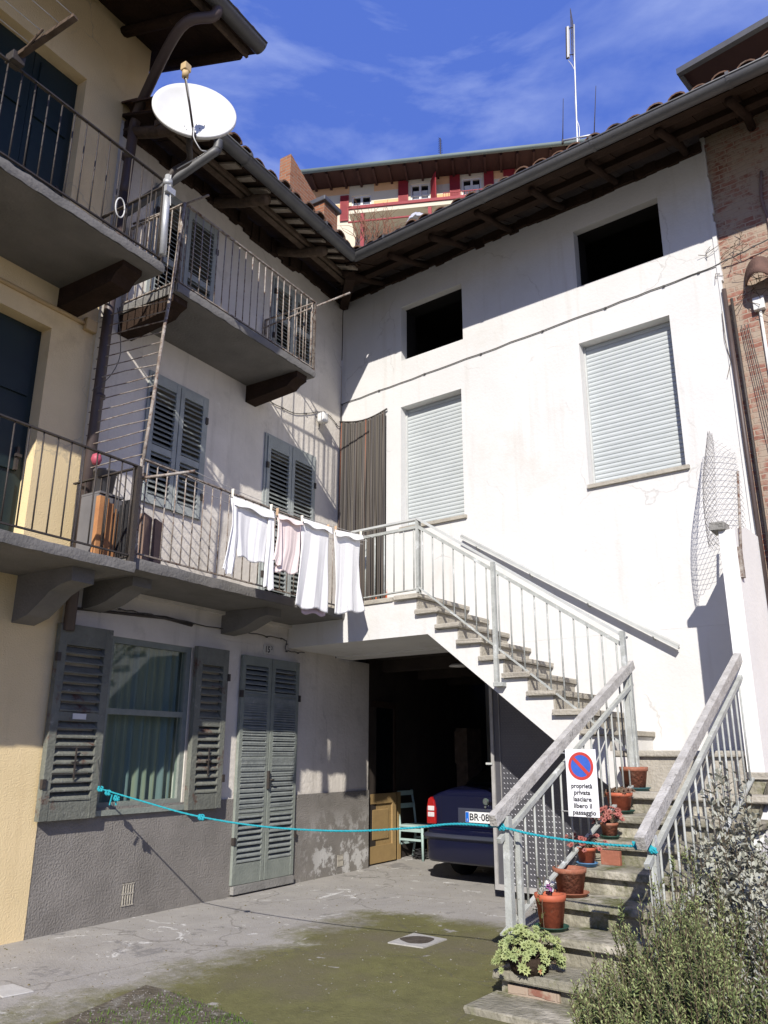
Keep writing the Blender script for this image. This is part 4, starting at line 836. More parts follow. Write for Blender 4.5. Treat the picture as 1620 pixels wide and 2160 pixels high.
# ceiling lamp
mb = MB(); lx, lz = at('R', 970, 1422, .9); mb.lathe([(0, .03), (.10, .03), (.13, .01), (.13, 0), (0, -.01)], (lx, .9, 2.36)); single('ceiling_lamp', mb, 'white_plastic', 'round white lamp shade under the dark garage ceiling', 'lamp', 'R', (lx, .9, 2.36))
# ---- car ----------------------------------------------------------------
CY = .42; CXC = 1.83; K = .94
CAR = Thing('parked_car', 'dark blue hatchback parked in the garage with its rear towards the courtyard', 'car', 'R', (CXC, CY+1.9, 0))
def sect(y, hw, zb, zs, zt, hwt, n=7):
    """half section: bottom, side bulge, shoulder, top"""
    pts = [(0, zb), (hw*.80, zb), (hw*.97, zb+.07), (hw, zb+.2), (hw, zs-.08), (hw*.985, zs), (hwt+(hw-hwt)*.25, zs+(zt-zs)*.35 if zt > zs+.1 else zs+.02), (hwt, zt-.03 if zt > zs+.1 else zs+.03), (hwt*.8, zt), (0, zt+.008)]
    return [(CXC+x, y, z) for x, z in pts] + [(CXC-x, y, z) for x, z in reversed(pts[1:-1])]
secs = [(0.0, .70, .34, .86, .925, .62), (.03, .735, .31, .88, .95, .655), (.14, .755, .28, .885, .965, .66), (.40, .765, .24, .89, .99, .65), (.62, .765, .22, .89, 1.06, .58), (1.0, .77, .20, .90, 1.24, .54), (1.5, .77, .2, .90, 1.28, .54), (2.2, .77, .2, .88, 1.25, .54), (2.8, .765, .2, .86, .95, .58), (3.4, .74, .22, .78, .84, .60), (3.7, .66, .3, .66, .70, .5), (3.75, .5, .34, .6, .62, .4)]
P = [sect(CY+y, *r) for y, *r in secs]; n = len(P[0])
bm_ = MB(); bm_.sm = True
bm_.add([q for r in P for q in r], [(i*n+j, i*n+(j+1) % n, (i+1)*n+(j+1) % n, (i+1)*n+j) for i in range(len(P)-1) for j in range(n)] + [tuple(range(n)), tuple((len(P)-1)*n+j for j in range(n))[::-1]])
CAR.part('body', bm_, 'car_blue', bevel=.01)
# bumper
def bumper(z0, z1, out_, hw, back=.5, y0=CY):
    mb = MB(); mb.sm = True; prof2 = [(0, z0), (.03, z0-.0), (.055, z0+.03), (.06, (z0+z1)/2), (.05, z1-.02), (.02, z1), (0, z1)]; path = []
    for k in range(0, 25):
        a = -1+2*k/24; x = hw*(1-abs(1-abs(a)) ** 0 if False else 1)*a
        path.append(a)
    pts = [(-hw, back), (-hw, .12), (-hw*.96, .04), (-hw*.86, -.02), (-hw*.5, -.05), (0, -.06), (hw*.5, -.05), (hw*.86, -.02), (hw*.96, .04), (hw, .12), (hw, back)]
    pts = [Vector((p[0], p[1], 0)) for p in pts]; pts = curve(pts, 4); R_ = []
    for i, p in enumerate(pts):
        d = (pts[min(i+1, len(pts)-1)]-pts[max(i-1, 0)]).normalized(); nrm = Vector((d.y, -d.x, 0))
        R_.append([(CXC+p.x+nrm.x*o*out_, y0+p.y+nrm.y*o*out_, z) for o, z in prof2])
    mb.grid(R_); return mb
CAR.part('bumper', bumper(.205, .545, 1.0, .77), 'car_blue', recalc=True); CAR.part('bumper_strip', bumper(.43, .505, 1.7, .775), 'car_trim', recalc=True)
def tail(sgn):
    pl = [(.655, .585), (.655, .74), (.675, .83), (.715, .875), (.755, .85), (.776, .75), (.775, .585)]
    mb = MB(); mb.prism([(CXC+sgn*x, z) for x, z in pl], CY-.026, CY+.12); t_ = CAR.part('tail_light', mb, 'lamp_red', bevel=.012)
    for za, zb in ((.725, .775), (.66, .71)): mb = MB(); mb.cham(CXC+sgn*.67, CXC+sgn*.755, CY-.031, CY-.0, za, zb, .006); CAR.part('clear_lens', mb, 'lamp_clear', t_)
tail(-1); tail(1)
mb = MB(); mb.cham(CXC-.59, CXC+.59, CY-.012, CY+.05, .565, .90, .012); BL = CAR.part('boot_lid', mb, 'car_blue')
mb = MB(); mb.cham(CXC-.36, CXC+.36, CY-.02, CY+.05, .60, .77, .01); CAR.part('plate_recess', mb, 'car_trim', BL)
pw = .50; mb = MB(); mb.cham(CXC-pw/2, CXC+pw/2, CY-.04, CY-.021, .625, .735, .004); NP = CAR.part('number_plate', mb, 'plate_white')
mb = MB(); mb.box(CXC-pw/2+.004, CXC-pw/2+.045, CY-.0415, CY-.0402, .629, .731); CAR.part('blue_band', mb, 'plate_blue', NP)
mb = MB(); put_text(mb, 'BR\u00b7080', CXC-.045, CY-.0425, .68, .10, bold=.002, width=.30); CAR.part('number', mb, 'ink', NP, recalc=False)
mb = MB(); put_text(mb, 'I', CXC-pw/2+.024, CY-.0425, .65, .04); CAR.part('country_letter', mb, 'plate_white', NP, recalc=False)
mb = MB()
for r1, r2, dy in ((.036, .030, 0), (.026, .0, .002)):
    vs = [(CXC+r*cos(2*pi*j/24), CY-.018-dy+(0 if r else 0), .845+r*sin(2*pi*j/24)) for r in (r1, max(r2, .0001)) for j in range(24)]; mb.add(vs, [(j, (j+1) % 24, 24+(j+1) % 24, 24+j) for j in range(24)]) if r2 else mb.add(vs[:24], [tuple(range(24))])
MTc = CAR.part('emblem', mb, 'chrome', solid=.006)
mb = MB(); vs = [(CXC+.029*cos(2*pi*j/24), CY-.019, .845+.029*sin(2*pi*j/24)) for j in range(24)]; mb.add(vs, [tuple(range(24))]); CAR.part('emblem_disc', mb, 'emblem_green', MTc, solid=.004)
mb = MB(); mb.add([(CXC+.0+.012*cos(2*pi*j/16), CY-.03, .79+.012*sin(2*pi*j/16)) for j in range(16)], [tuple(range(16))]); CAR.part('boot_lock', mb, 'chrome', solid=.01)
for sx in (-1, 1):
    for yy_ in (.62, 2.95):
        mb = MB(); c0 = (CXC+sx*.68, CY+yy_, .27); pts = [(.0, 0), (.16, 0), (.2, .01), (.265, .03), (.27, .06), (.27, .12), (.265, .15), (.2, .17), (0, .17)]
        vs = [(c0[0]+sx*(t-.085)*1.0, c0[1]+r*cos(2*pi*j/24), c0[2]+r*sin(2*pi*j/24)) for r, t in pts for j in range(24)]
        mb.sm = True; mb.add(vs, [(i*24+j, i*24+(j+1) % 24, (i+1)*24+(j+1) % 24, (i+1)*24+j) for i in range(len(pts)-1) for j in range(24)]); w_ = CAR.part('wheel', mb, 'tyre')
        mb = MB(); mb.lathe([(0, .0), (.15, 0), (.17, .01)], (0, 0, 0), 20); mb.v = [(c0[0]+sx*(.088+p[2]*.5), c0[1]+p[0], c0[2]+p[1]) for p in mb.v]; CAR.part('rim', mb, 'galv', w_)
mb = MB(); P1 = [(-.50, .10, 1.0), (.50, .10, 1.0), (.46, .78, 1.235), (-.46, .78, 1.235)]
mb.add([(CXC-.50, CY+.40, 1.013), (CXC+.50, CY+.40, 1.013), (CXC+.44, CY+.96, 1.245), (CXC-.44, CY+.96, 1.245)], [(0, 1, 2, 3)]); CAR.part('rear_window', mb, 'glass_dark', solid=.01)
mb = MB()
for sx in (-1, 1): mb.add([(CXC+sx*.715, CY+.72, .93), (CXC+sx*.72, CY+2.55, .93), (CXC+sx*.60, CY+2.1, 1.19), (CXC+sx*.60, CY+1.0, 1.19)], [(0, 1, 2, 3)])
CAR.part('side_windows', mb, 'glass_dark', solid=.01)
mb = MB(); mb.tube([(CXC-.45, CY+.3, .22), (CXC-.45, CY-.02, .22)], .025, 10); CAR.part('exhaust', mb, 'iron')
#@@OBJECTS
# ---- satellite dish ----------------------------------------------------
SD = Thing('satellite_dish', 'white satellite dish on a bent arm above the corner of the upper grey balcony', 'satellite dish', 'L', (-4.15, -1.0, 5.4))
dcx, dcz = at('L', 411, 230, -1.36)
pole_t = (-4.14, -1.02, 6.24)
mb = MB(); mb.tube([(-4.13, -1.04, 5.42), (-4.14, -1.03, 6.22)], .030, 14); mb.tube([(-4.14, -1.03, 6.12), (-4.14, -1.03, 6.17)], .042, 12); mb.box(-4.19, -4.09, -1.085, -1.05, 6.02, 6.08); SD.part('pole', mb, 'galv')
mb = MB(); mb.tube(curve([(-4.14, -1.03, 6.2), (-4.10, -1.06, 6.30), (-4.02, -1.14, 6.42), (dcx+.06, -1.26, dcz-.30), (dcx+.03, -1.29, dcz-.12)], 5), .028, 10); SD.part('arm', mb, 'iron')
# dish: centre, normal towards the courtyard and slightly up
cw = W('L', dcx, -1.36, dcz); toc = (CAM-cw).normalized()
hz = Vector((toc.x, toc.y, 0)).normalized(); side0 = Vector((-hz.y, hz.x, 0))
nrm = (hz*cos(radians(15)) + Vector((0, 0, 1))*sin(radians(15)))
rgt = Vector((0, 0, 1)).cross(nrm).normalized(); rgt = (rgt + Vector((0, 0, .03))).normalized(); nrm = (nrm - rgt*nrm.dot(rgt)).normalized(); upv = nrm.cross(rgt).normalized()
if upv.z < 0: upv = -upv
def dl(a, b, c): return Vector(loc('L', cw + rgt*a + upv*b + nrm*c))
mb = MB(); mb.sm = True; RN = 10; TN = 48; RX, RY = .35, .365
rows = []
for i in range(RN+1):
    q = max(i/RN, .001); rows.append([dl(RX*q*cos(2*pi*j/TN), RY*q*sin(2*pi*j/TN), .075*(q*q-1)) for j in range(TN)])
rows.append([dl((RX+.012)*cos(2*pi*j/TN), (RY+.012)*sin(2*pi*j/TN), -.004) for j in range(TN)]); rows.append([dl((RX+.012)*cos(2*pi*j/TN), (RY+.012)*sin(2*pi*j/TN), -.03) for j in range(TN)])
for i in range(RN, -1, -1):
    q = max(i/RN, .001); rows.append([dl((RX-.004)*q*cos(2*pi*j/TN), (RY-.004)*q*sin(2*pi*j/TN), .075*(q*q-1)-.012) for j in range(TN)])
mb.add([p for r in rows for p in r], [(i*TN+j, i*TN+(j+1) % TN, (i+1)*TN+(j+1) % TN, (i+1)*TN+j) for i in range(len(rows)-1) for j in range(TN)])
D_ = SD.part('reflector', mb, 'white_metal')
mb = MB()
for a, b in ((-.08, -.20), (.02, -.12), (.09, -.12), (.05, -.18), (-.06, -.27), (.05, -.27)): mb.tube([dl(a, b, -.075), dl(a, b, .075*((a/.35)**2+(b/.365)**2-1)+.004)], .0045, 6)
SD.part('bolts', mb, 'iron', D_)
mb = MB(); tip = dl(-.10, -.10, .33); mb.tube([dl(.0, -.37, .0), dl(-.05, -.24, .18), tip], .010, 8); mb.tube([dl(.0, -.39, -.03), dl(.0, -.36, .02)], .018, 8); SD.part('feed_arm', mb, 'iron')
mb = MB(); mb.tube([tip, tip+(dl(0, .04, .56)-dl(0, 0, .6))*.0+Vector((0, 0, .07))], .028, 12); mb.cham(tip.x-.035, tip.x+.035, tip.y-.03, tip.y+.03, tip.z+.06, tip.z+.13, .008); SD.part('feed_horn', mb, 'beige_plastic')
mb = MB(); mb.tube(curve([tip, dl(-.08, -.15, .30), dl(-.01, -.34, .05), dl(.0, -.48, .05), dl(.06, -.55, .0), dl(.10, -.50, -.06), (-4.10, -1.09, 6.3), (-4.14, -1.06, 6.2), (-4.13, -1.08, 5.9)], 6), .005, 5); SD.part('cable', mb, 'cable_white')
# ---- partition of rods between the balconies -------------------------
PS = Thing('balcony_partition', 'rusty post with thin horizontal rods screening the end of the lower balcony', 'screen', 'L', (-3.9, -.75, 3.66))
pa = Vector((-3.70, -.775, 6.33)); pb_ = Vector((-3.93, -.80, 3.62))
mb = MB(); mb.tube(wobble([pa.lerp(pb_, t/8) for t in range(9)], .004), .016, 7); PS.part('post', mb, 'rust_iron')
mb = MB()
for k in range(15):
    z = 3.72+k*.108; t = (pa.z-z)/(pa.z-pb_.z); p = pa.lerp(pb_, t); mb.tube(wobble([p, (p.x*.5-1.965, -.42, z), (-3.93, -.03, z)], .008), .0055, 5)
PS.part('rods', mb, 'rust_iron')
# ---- rods sticking out of the balconies ------------------------------
def rod(name, lab, a, b, m_='rust_iron', r=.011, fr='L'):
    mb = MB(); mb.tube(wobble([a, (Vector(a)+Vector(b))/2, b], .003), r, 7); return single(name, mb, m_, lab, 'clothes rod', fr, a)
tx, tz = at('L', 738, 617, -1.2); rod('clothes_rod', 'thin rod sticking out from the right end of the upper balcony', (-1.72, -.05, 6.17), (tx, -1.2, tz))
rod('clothes_rod', 'rusty rod across the left end of the upper balcony railing', (-3.72, -.08, 6.36), (-3.64, -1.02, 6.36))
CP = [at('L', 285, 1010, -.80), at('L', 412, 994, -1.18)]
rod('clothes_rod', 'short rod holding the clothes lines above the cardboard on the lower balcony', (CP[0][0], -.80, CP[0][1]), (CP[1][0], -1.18, CP[1][1]), 'rust_iron', .013)
# clothes lines and washing -------------------------------------------------
A = Vector(W('L', CP[1][0], -1.17, CP[1][1])); ex, ez = at('R', 787, 1134, -.99); B = Vector(W('R', ex, -.99, ez))
def lpt(px, py, off=0.0):
    """point of the vertical plane through the clothes line seen at a pixel (then off metres towards the courtyard)"""
    d = (B-A); n_ = Vector((d.y, -d.x, 0)).normalized(); P0 = A+n_*off; r = ray(px, py); t = (P0-CAM).dot(n_)/r.dot(n_); return CAM+r*t
dAB = (B-A); nC = Vector((dAB.y, -dAB.x, 0)).normalized()
if (CAM-A).dot(nC) < 0: nC = -nC
mb = MB()
for k, (o_, sag) in enumerate(((0, .05), (-.12, .07), (-.22, .09))):
    P = [A.lerp(B, t/16)+nC*o_*.6+Vector((0, 0, -sag*4*(t/16)*(1-t/16)+o_*.25)) for t in range(17)]; mb.tube([loc('W', p) for p in P], .003, 4)
single('clothes_line', mb, 'line', 'thin cords stretched along the lower balcony, holding the washing', 'clothes line', 'W', tuple(A))
WASH = 'washing hung on the line along the lower balcony'
def cloth(name, lab, panels, m_, off=.0, fold=.018, nf=1.6, seed=0):
    """panels: (left edge pixels, right edge pixels) polylines from top to bottom"""
    rnd = random.Random(seed); mb = MB(); base = None
    for (Le, Re, oo, ff) in panels:
        NU, NV = 36, 40
        def pl(E, t):
            t = t*(len(E)-1); i = min(int(t), len(E)-2); f = t-i; return Vector(E[i]).lerp(Vector(E[i+1]), f)
        P = []; ph = rnd.uniform(0, 6); ph2 = rnd.uniform(0, 6)
        for i in range(NV+1):
            t = i/NV; l = pl(Le, t); r = pl(Re, t); row = []
            for j in range(NU+1):
                s = j/NU; q = l.lerp(r, s); w_ = lpt(q.x, q.y, 0)
                amp = ff*(.15+.75*t)*min(1, t*6+.05); a = sin(s*nf*2*pi+ph+.9*sin(t*3+ph2))*amp + .35*amp*sin(s*13+ph2+t*2.2) + .16*amp*sin(s*33+ph*3+t*6) + .10*amp*sin(s*57+t*9+ph)
                row.append(w_ + nC*(oo+off+a+.02*t) + Vector((0, 0, .012*sin(s*nf*2*pi+ph)*t)))
            P.append(row)
        mb.grid(P)
    base = tuple(mb.v[0]); o = single(name, mb, m_, lab, 'laundry', 'W', base, WASH, recalc=False, solid=.004); return o
cloth('shirt', 'white pyjama top with dangling sleeves, leftmost on the line', [
    ([(487, 1050), (489, 1075), (492, 1120), (497, 1175)], [(573, 1088), (569, 1110), (563, 1150), (558, 1193)], .0, .014),
    ([(486, 1052), (482, 1110), (470, 1160), (459, 1203)], [(494, 1056), (495, 1130), (490, 1175), (480, 1219)], .03, .012),
    ([(562, 1084), (560, 1130), (553, 1185), (547, 1238)], [(574, 1090), (572, 1150), (569, 1200), (569, 1249)], .025, .008),
    ([(487, 1047), (488, 1064)], [(574, 1080), (573, 1098)], .022, .003)], 'cloth', seed=2)
cloth('shirt', 'pale pink short garment between the white washing', [
    ([(583, 1086), (587, 1110), (588, 1150), (575, 1205)], [(634, 1104), (632, 1130), (629, 1170), (622, 1212)], .0, .012),
    ([(584, 1088), (581, 1130), (574, 1165), (566, 1180)], [(590, 1092), (590, 1140), (589, 1180), (585, 1198)], .02, .006),
    ([(583, 1084), (584, 1094)], [(635, 1102), (634, 1112)], .018, .002)], 'pink_cloth', seed=5)
cloth('trousers', 'long white towel-like trousers, second from the right on the line', [
    ([(635, 1097), (634, 1150), (626, 1215), (617, 1279)], [(694, 1117), (691, 1180), (690, 1240), (689, 1291)], .0, .014),
    ([(635, 1094), (635, 1106)], [(697, 1114), (696, 1126)], .02, .002)], 'cloth', seed=8)
cloth('pillowcase', 'lilac cloth showing behind the long white trousers', [
    ([(640, 1108), (640, 1170), (640, 1230), (640, 1292)], [(697, 1120), (695, 1180), (693, 1240), (692, 1299)], -.05, .008)], 'lilac_cloth', seed=9)
cloth('towel', 'white towel at the right end of the line beside the railing', [
    ([(704, 1121), (706, 1180), (706, 1240), (703, 1295)], [(760, 1133), (757, 1190), (757, 1240), (765, 1290)], .0, .015),
    ([(703, 1118), (704, 1130)], [(762, 1130), (761, 1141)], .02, .002)], 'cloth', seed=12)
first = None
for i, (px, py, mm, nm) in enumerate([(489, 1040, 'peg_white', 'pale peg on the left shoulder of the white pyjama top'), (570, 1072, 'peg_white', 'pale peg at the right end of the white pyjama top'), (583, 1080, 'peg_wood', 'brown peg on the left corner of the pink garment'), (635, 1095, 'peg_white', 'pale peg between the pink garment and the long trousers'), (690, 1114, 'peg_wood', 'brown peg on the right corner of the long trousers'), (706, 1117, 'peg_wood', 'brown peg on the left corner of the right-hand towel'), (759, 1128, 'peg_white', 'pale peg on the right corner of the right-hand towel')]):
    c = lpt(px, py)+nC*.012; mb = MB()
    for s_s in (-1, 1): mb.bar((c.x+nC.x*.008*s_s, c.y+nC.y*.008*s_s, c.z+.035), (c.x+nC.x*.004*s_s, c.y+nC.y*.004*s_s, c.z-.035), .012, .009)
    single('clothes_peg', mb, mm, nm, 'clothes peg', 'W', tuple(c), 'pegs on the clothes line')
# top left clothes airer
px_ = [at('L', 40, 118, -1.02), at('L', 150, 42, -1.45)]
AR = Thing('clothes_airer', 'wooden arm with strung lines on the uppermost balcony, top left corner', 'clothes airer', 'L', (px_[0][0], -1.0, px_[0][1]))
mb = MB(); mb.bar((px_[0][0], -1.0, px_[0][1]), (px_[1][0], -1.50, px_[1][1]), .045, .03); mb.tube([(px_[0][0], -.98, px_[0][1]-.02), (px_[0][0]+.0, -1.28, px_[0][1]+.10)], .01, 6); AR.part('arm', mb, 'wood_grey')
mb = MB()
for t in (.25, .5, .75, .97): p = Vector((px_[0][0], -1.0, px_[0][1])).lerp(Vector((px_[1][0], -1.5, px_[1][1])), t); mb.tube([p+Vector((0, 0, .02)), p+Vector((-4, 0, .02))], .004, 4)
AR.part('lines', mb, 'line')
mb = MB(); mb.cham(px_[0][0]-.05, px_[0][0]+.05, -1.03, -.93, px_[0][1]-.06, px_[0][1]+.02, .006); AR.part('clamp', mb, 'iron')
mb = MB(); cxx = at('L', 250, 440, -1.0); mb.tube([(cxx[0]+.045*cos(a*.3), -1.02, cxx[1]+.09*sin(a*.3)) for a in range(22)], .006, 6); single('cable_loop', mb, 'cable_white', 'small loop of white cable hanging on the upper grey balcony railing', 'cable', 'L', (cxx[0], -1.02, cxx[1]))
mb = MB(); cxx = at('L', 20, 745, -.9)
mb.tube([(cxx[0]-.05, -.88, cxx[1]+.07), (cxx[0]-.02, -.88, cxx[1]), (cxx[0]+.05, -.88, cxx[1]-.02)], .008, 6); mb.v = [(a, b+.82, c) for a, b, c in mb.v]; single('door_handle_lever', mb, 'galv', 'bright metal lever on the lower dark green door', 'door handle', 'L', (cxx[0], -.06, cxx[1])) if False else None
# ---- things standing on the lower balcony ---------------------------
def onbal(px, py, y): return at('L', px, py, y)
mb = MB(); x0 = onbal(190, 1165, -.45)[0]
for k in range(6):
    xa = x0+k*.055; h = 3.38-.03*k+random.uniform(-.02, .02); mb.cham(xa, xa+.05, -.50+k*.01, -.45+k*.01, 2.835, h, .004)
single('orange_slats', mb, mat('orange_wood', (.48, .24, .10, 1), (.36, .16, .07, 1), 5, .7, .1), 'orange wooden slats leaning on the lower balcony beside the brown pipe', 'wooden slats', 'L', (x0+.15, -.47, 2.83))
bx_, bz_ = onbal(222, 1000, -.35); mb = MB(); mb.lathe([(0, 3.42), (.075, 3.42), (.095, 3.62), (.10, 3.62), (.10, 3.64)], (bx_, -.35, 0)); mb.box(bx_-.12, bx_+.12, -.47, -.23, 3.40, 3.418)
single('grey_bucket', mb, 'grey_plastic', 'dark grey bucket on a small shelf behind the lower balcony railing', 'bucket', 'L', (bx_, -.35, 3.4))
mb = MB(); mb.cham(bx_-.13, bx_+.13, -.46, -.24, 2.83, 3.395, .01); single('grey_crate', mb, 'grey_plastic', 'tall grey plastic box under the bucket on the lower balcony', 'plastic box', 'L', (bx_, -.35, 2.83))
p_ = onbal(203, 972, -.45); mb = MB(); mb.lathe([(0, 0), (.03, .01), (.045, .05), (.035, .09), (0, .11)], (p_[0], -.45, p_[1]-.04), 12); single('pink_brush', mb, 'pink', 'bright pink brush head behind the lower balcony railing', 'brush', 'L', (p_[0], -.45, 2.83))
p_ = onbal(265, 1150, -.5); mb = MB()
for k in range(7): xa = p_[0]-.07+.022*k; mb.cham(xa, xa+.02, -.56+random.uniform(-.01, .01), -.46, 2.835, 3.36+random.uniform(-.03, .03), .004)
single('folded_chair', mb, 'black_fabric', 'black folded thing leaning upright beside the corner post of the lower balcony', 'folded chair', 'L', (p_[0], -.5, 2.83))
for k, (xa, xb, lab) in enumerate(((295, 318, 'brown cardboard sheet next to the balcony corner post'), (319, 342, 'second brown cardboard sheet, right of the one by the corner post'))):
    a_ = onbal(xa, 1160, -.66)[0]; b_ = onbal(xb, 1160, -.66)[0]; mb = MB(); mb.add([(a_, -.70, 2.83), (b_, -.66, 2.83), (b_, -.64, 3.26-.02*k), (a_, -.68, 3.27-.02*k), (a_, -.64, 2.83), (b_, -.58, 2.83), (b_, -.56, 3.26-.02*k), (a_, -.62, 3.27-.02*k)], [(0, 1, 2, 3), (4, 7, 6, 5), (0, 4, 5, 1), (1, 5, 6, 2), (2, 6, 7, 3), (3, 7, 4, 0)])
    single('cardboard_sheet', mb, 'cardboard', lab, 'cardboard', 'L', ((a_+b_)/2, -.65, 2.83), 'cardboard on the lower balcony')
# ---- wall lamp, house number, cables ---------------------------------
lx, lz = .0, 0; lx, lz = at('L', 680, 882, -.08)
WL = Thing('wall_lamp', 'white rounded lamp on the shaded white wall by the corner', 'wall lamp', 'L', (lx, 0, lz))
mb = MB(); mb.cham(lx-.06, lx+.06, -.14, -.03, lz-.07, lz+.07, .03); mb.smooth = [True]*len(mb.f); WL.part('shade', mb, 'white_plastic')
mb = MB(); mb.box(lx-.02, lx+.02, -.03, 0, lz-.02, lz+.09); mb.tube([(lx+.02, -.02, lz-.06), (lx+.02, -.02, lz-.12), (lx+.02, 0, lz-.12)], .008, 6); WL.part('bracket', mb, 'grey_plastic')
nx, nz = at('L', 567, 1371, -.01); HN = Thing('house_number', 'small white house number plate reading 15 over the louvred door', 'house number', 'L', (nx, -.01, nz))
mb = MB(); mb.cham(nx-.085, nx+.085, -.014, -.002, nz-.05, nz+.05, .002); HN.part('plate', mb, mat('number_tile', (.62, .60, .55, 1), (.5, .48, .44, 1), 20, .5, 0))
mb = MB(); put_text(mb, '15', nx-.02, -.0155, nz+.0, .095, bold=.002, width=.07); put_text(mb, '3', nx+.045, -.0155, nz+.022, .055, bold=.001); HN.part('number', mb, 'ink', recalc=False)
def cable(name, lab, fr, pts, r=.005, m_='cable', clips=True, w=.01, n=5):
    P = curve(pts, 6); P = [Vector(p)+Vector((random.uniform(-w, w)*.3, 0, random.uniform(-w, w))) for p in P]; mb = MB(); mb.tube(P, r, n)
    if clips:
        for p in P[::4]: mb.box(p.x-.012, p.x+.012, p.y-.01, p.y+.004, p.z-.012, p.z+.004)
    return single(name, mb, m_, lab, 'cable', fr, tuple(P[0]))
cable('wall_cable', 'thin cable clipped across the white wall under the attic openings', 'R', [(.02, -.012, 5.86), (1, -.012, 5.885), (2.2, -.012, 5.92), (3.4, -.012, 5.96), (4.4, -.012, 5.99), (4.9, -.012, 6.02), (5.3, -.05, 6.06), (5.9, -.03, 6.18)], .006, w=.006)
cable('wall_cable', 'thin cable on the left wall running to the lamp near the corner', 'L', [(-1.75, -.012, 5.33), (-1.0, -.012, 5.36), (-.4, -.012, 5.60), (-.05, -.015, 5.52), (-.02, -.02, 5.84)], .005, w=.006)
q = [at('L', a, b, -.015) for a, b in ((250, 1285), (330, 1300), (405, 1315), (490, 1330), (560, 1342), (600, 1350), (602, 1372), (640, 1378))]
cable('wall_cable', 'dark drooping cable over the ground floor window', 'L', [(a, -.03, b) for a, b in q], .006, w=.008)
q = [at('L', a, b, -.015) for a, b in ((148, 1282), (210, 1288), (290, 1297), (350, 1303), (405, 1318))]; mb = MB(); mb.tube([(a, -.012, b) for a, b in q], .012, 7, r2=.02); single('crack_pipe', mb, 'iron', 'short dark pipe against the wall above the ground floor window', 'pipe', 'L', (q[0][0], -.012, q[0][1]))
q = [at('L', a, b, -.3) for a, b in ((248, 650), (258, 700), (262, 750), (245, 790), (215, 815))]
cable('loose_cable', 'thin loose cable hanging beside the brown downpipe', 'L', [(a, -.3+.03*i, b) for i, (a, b) in enumerate(q)], .004, clips=False, w=.002)
mb = MB()
for k in range(60):
    x = .03+.74*k/59; r = .0065; mb.tube([(x, -.03+random.uniform(-.006, .006), 5.60-.085*sin(pi*(x/.8)*.9)), (x+random.uniform(-.006, .006), -.035+random.uniform(-.008, .008), 4.4), (x+random.uniform(-.012, .012), -.03+random.uniform(-.01, .01), 3.02+random.uniform(-.03, .06))], r, 5)
BC = Thing('strand_curtain', 'grey and brown strand curtain hanging in the doorway at the top of the stairs', 'curtain', 'R', (.4, -.03, 2.95))
BC.part('strands', mb, 'bead', recalc=False)
mb = MB(); mb.tube([(x/10, -.03, 5.60-.085*sin(pi*(x/8)*.9)) for x in range(0, 9)], .012, 8); mb.tube([(.0, -.03, 5.6), (.0, -.03, 3.0)], .006, 6); BC.part('rod', mb, 'iron')
mb = MB()
for k in range(16): x = .30+.46*k/15; mb.add([(x, -.005, 2.905), (x+.033, -.0, 2.905), (x+.028, .0, 3.14+random.uniform(-.06, .10)), (x+.008, -.004, 3.10+random.uniform(-.06, .12))], [(0, 1, 2, 3)])
single('red_board', mb, 'red_board', 'ragged orange red board at the foot of the strand curtain doorway', 'board', 'R', (.5, 0, 2.9), solid=.006)
# ---- no parking sign ---------------------------------------------------
SG_ = Thing('no_parking_sign', 'white sign with a blue and red no parking disc and lettering on the stair railing', 'sign', 'R', (4.16, -2.25, 1.15))
s0, s1, sa, sb2 = 4.055, 4.275, .945, 1.375; sy = -2.25; xm = (s0+s1)/2
mb = MB(); mb.cham(s0, s1, sy, sy+.006, sa, sb2, .002); SG_.part('plate', mb, 'sign_white')
def disc(mb, cx, cz, r, y, n=48, r0=0):
    if r0: mb.add([(cx+q*cos(2*pi*j/n), y, cz+q*sin(2*pi*j/n)) for q in (r0, r) for j in range(n)], [(j, (j+1) % n, n+(j+1) % n, n+j) for j in range(n)])
    else: mb.add([(cx+r*cos(2*pi*j/n), y, cz+r*sin(2*pi*j/n)) for j in range(n)], [tuple(range(n))])
cz = sb2-.108; r = .090
mb = MB(); disc(mb, xm, cz, r*.80, sy-.001); SG_.part('blue_disc', mb, 'sign_blue')
mb = MB(); disc(mb, xm, cz, r, sy-.002, r0=r*.79); b_ = r*.84; w_ = .011; c45 = cos(pi/4)
mb.add([(xm-b_*c45-w_*c45, sy-.003, cz+b_*c45-w_*c45), (xm-b_*c45+w_*c45, sy-.003, cz+b_*c45+w_*c45), (xm+b_*c45+w_*c45, sy-.003, cz-b_*c45+w_*c45), (xm+b_*c45-w_*c45, sy-.003, cz-b_*c45-w_*c45)], [(0, 1, 2, 3)]); SG_.part('red_ring_and_bar', mb, 'sign_red')
mb = MB()
for i, (tx_, w2) in enumerate((('propriet\u00e0', .150), ('privata', .116), ('lasciare', .128), ('libero il', .128), ('passaggio', .164))):
    put_text(mb, tx_, xm+(.006 if i == 4 else -.002), sy-.002, cz-.128-i*.0418, .041, bold=.0011, width=w2)
SG_.part('lettering', mb, 'ink', recalc=False)
mb = MB(); mb.tube([(s0+.02, sy+.01, sb2-.03), (3.99, sy+.04, sb2-.02)], .004, 5); mb.tube([(s0+.02, sy+.01, sa+.03), (3.985, sy+.04, sa+.03)], .004, 5); SG_.part('wire_ties', mb, 'galv')
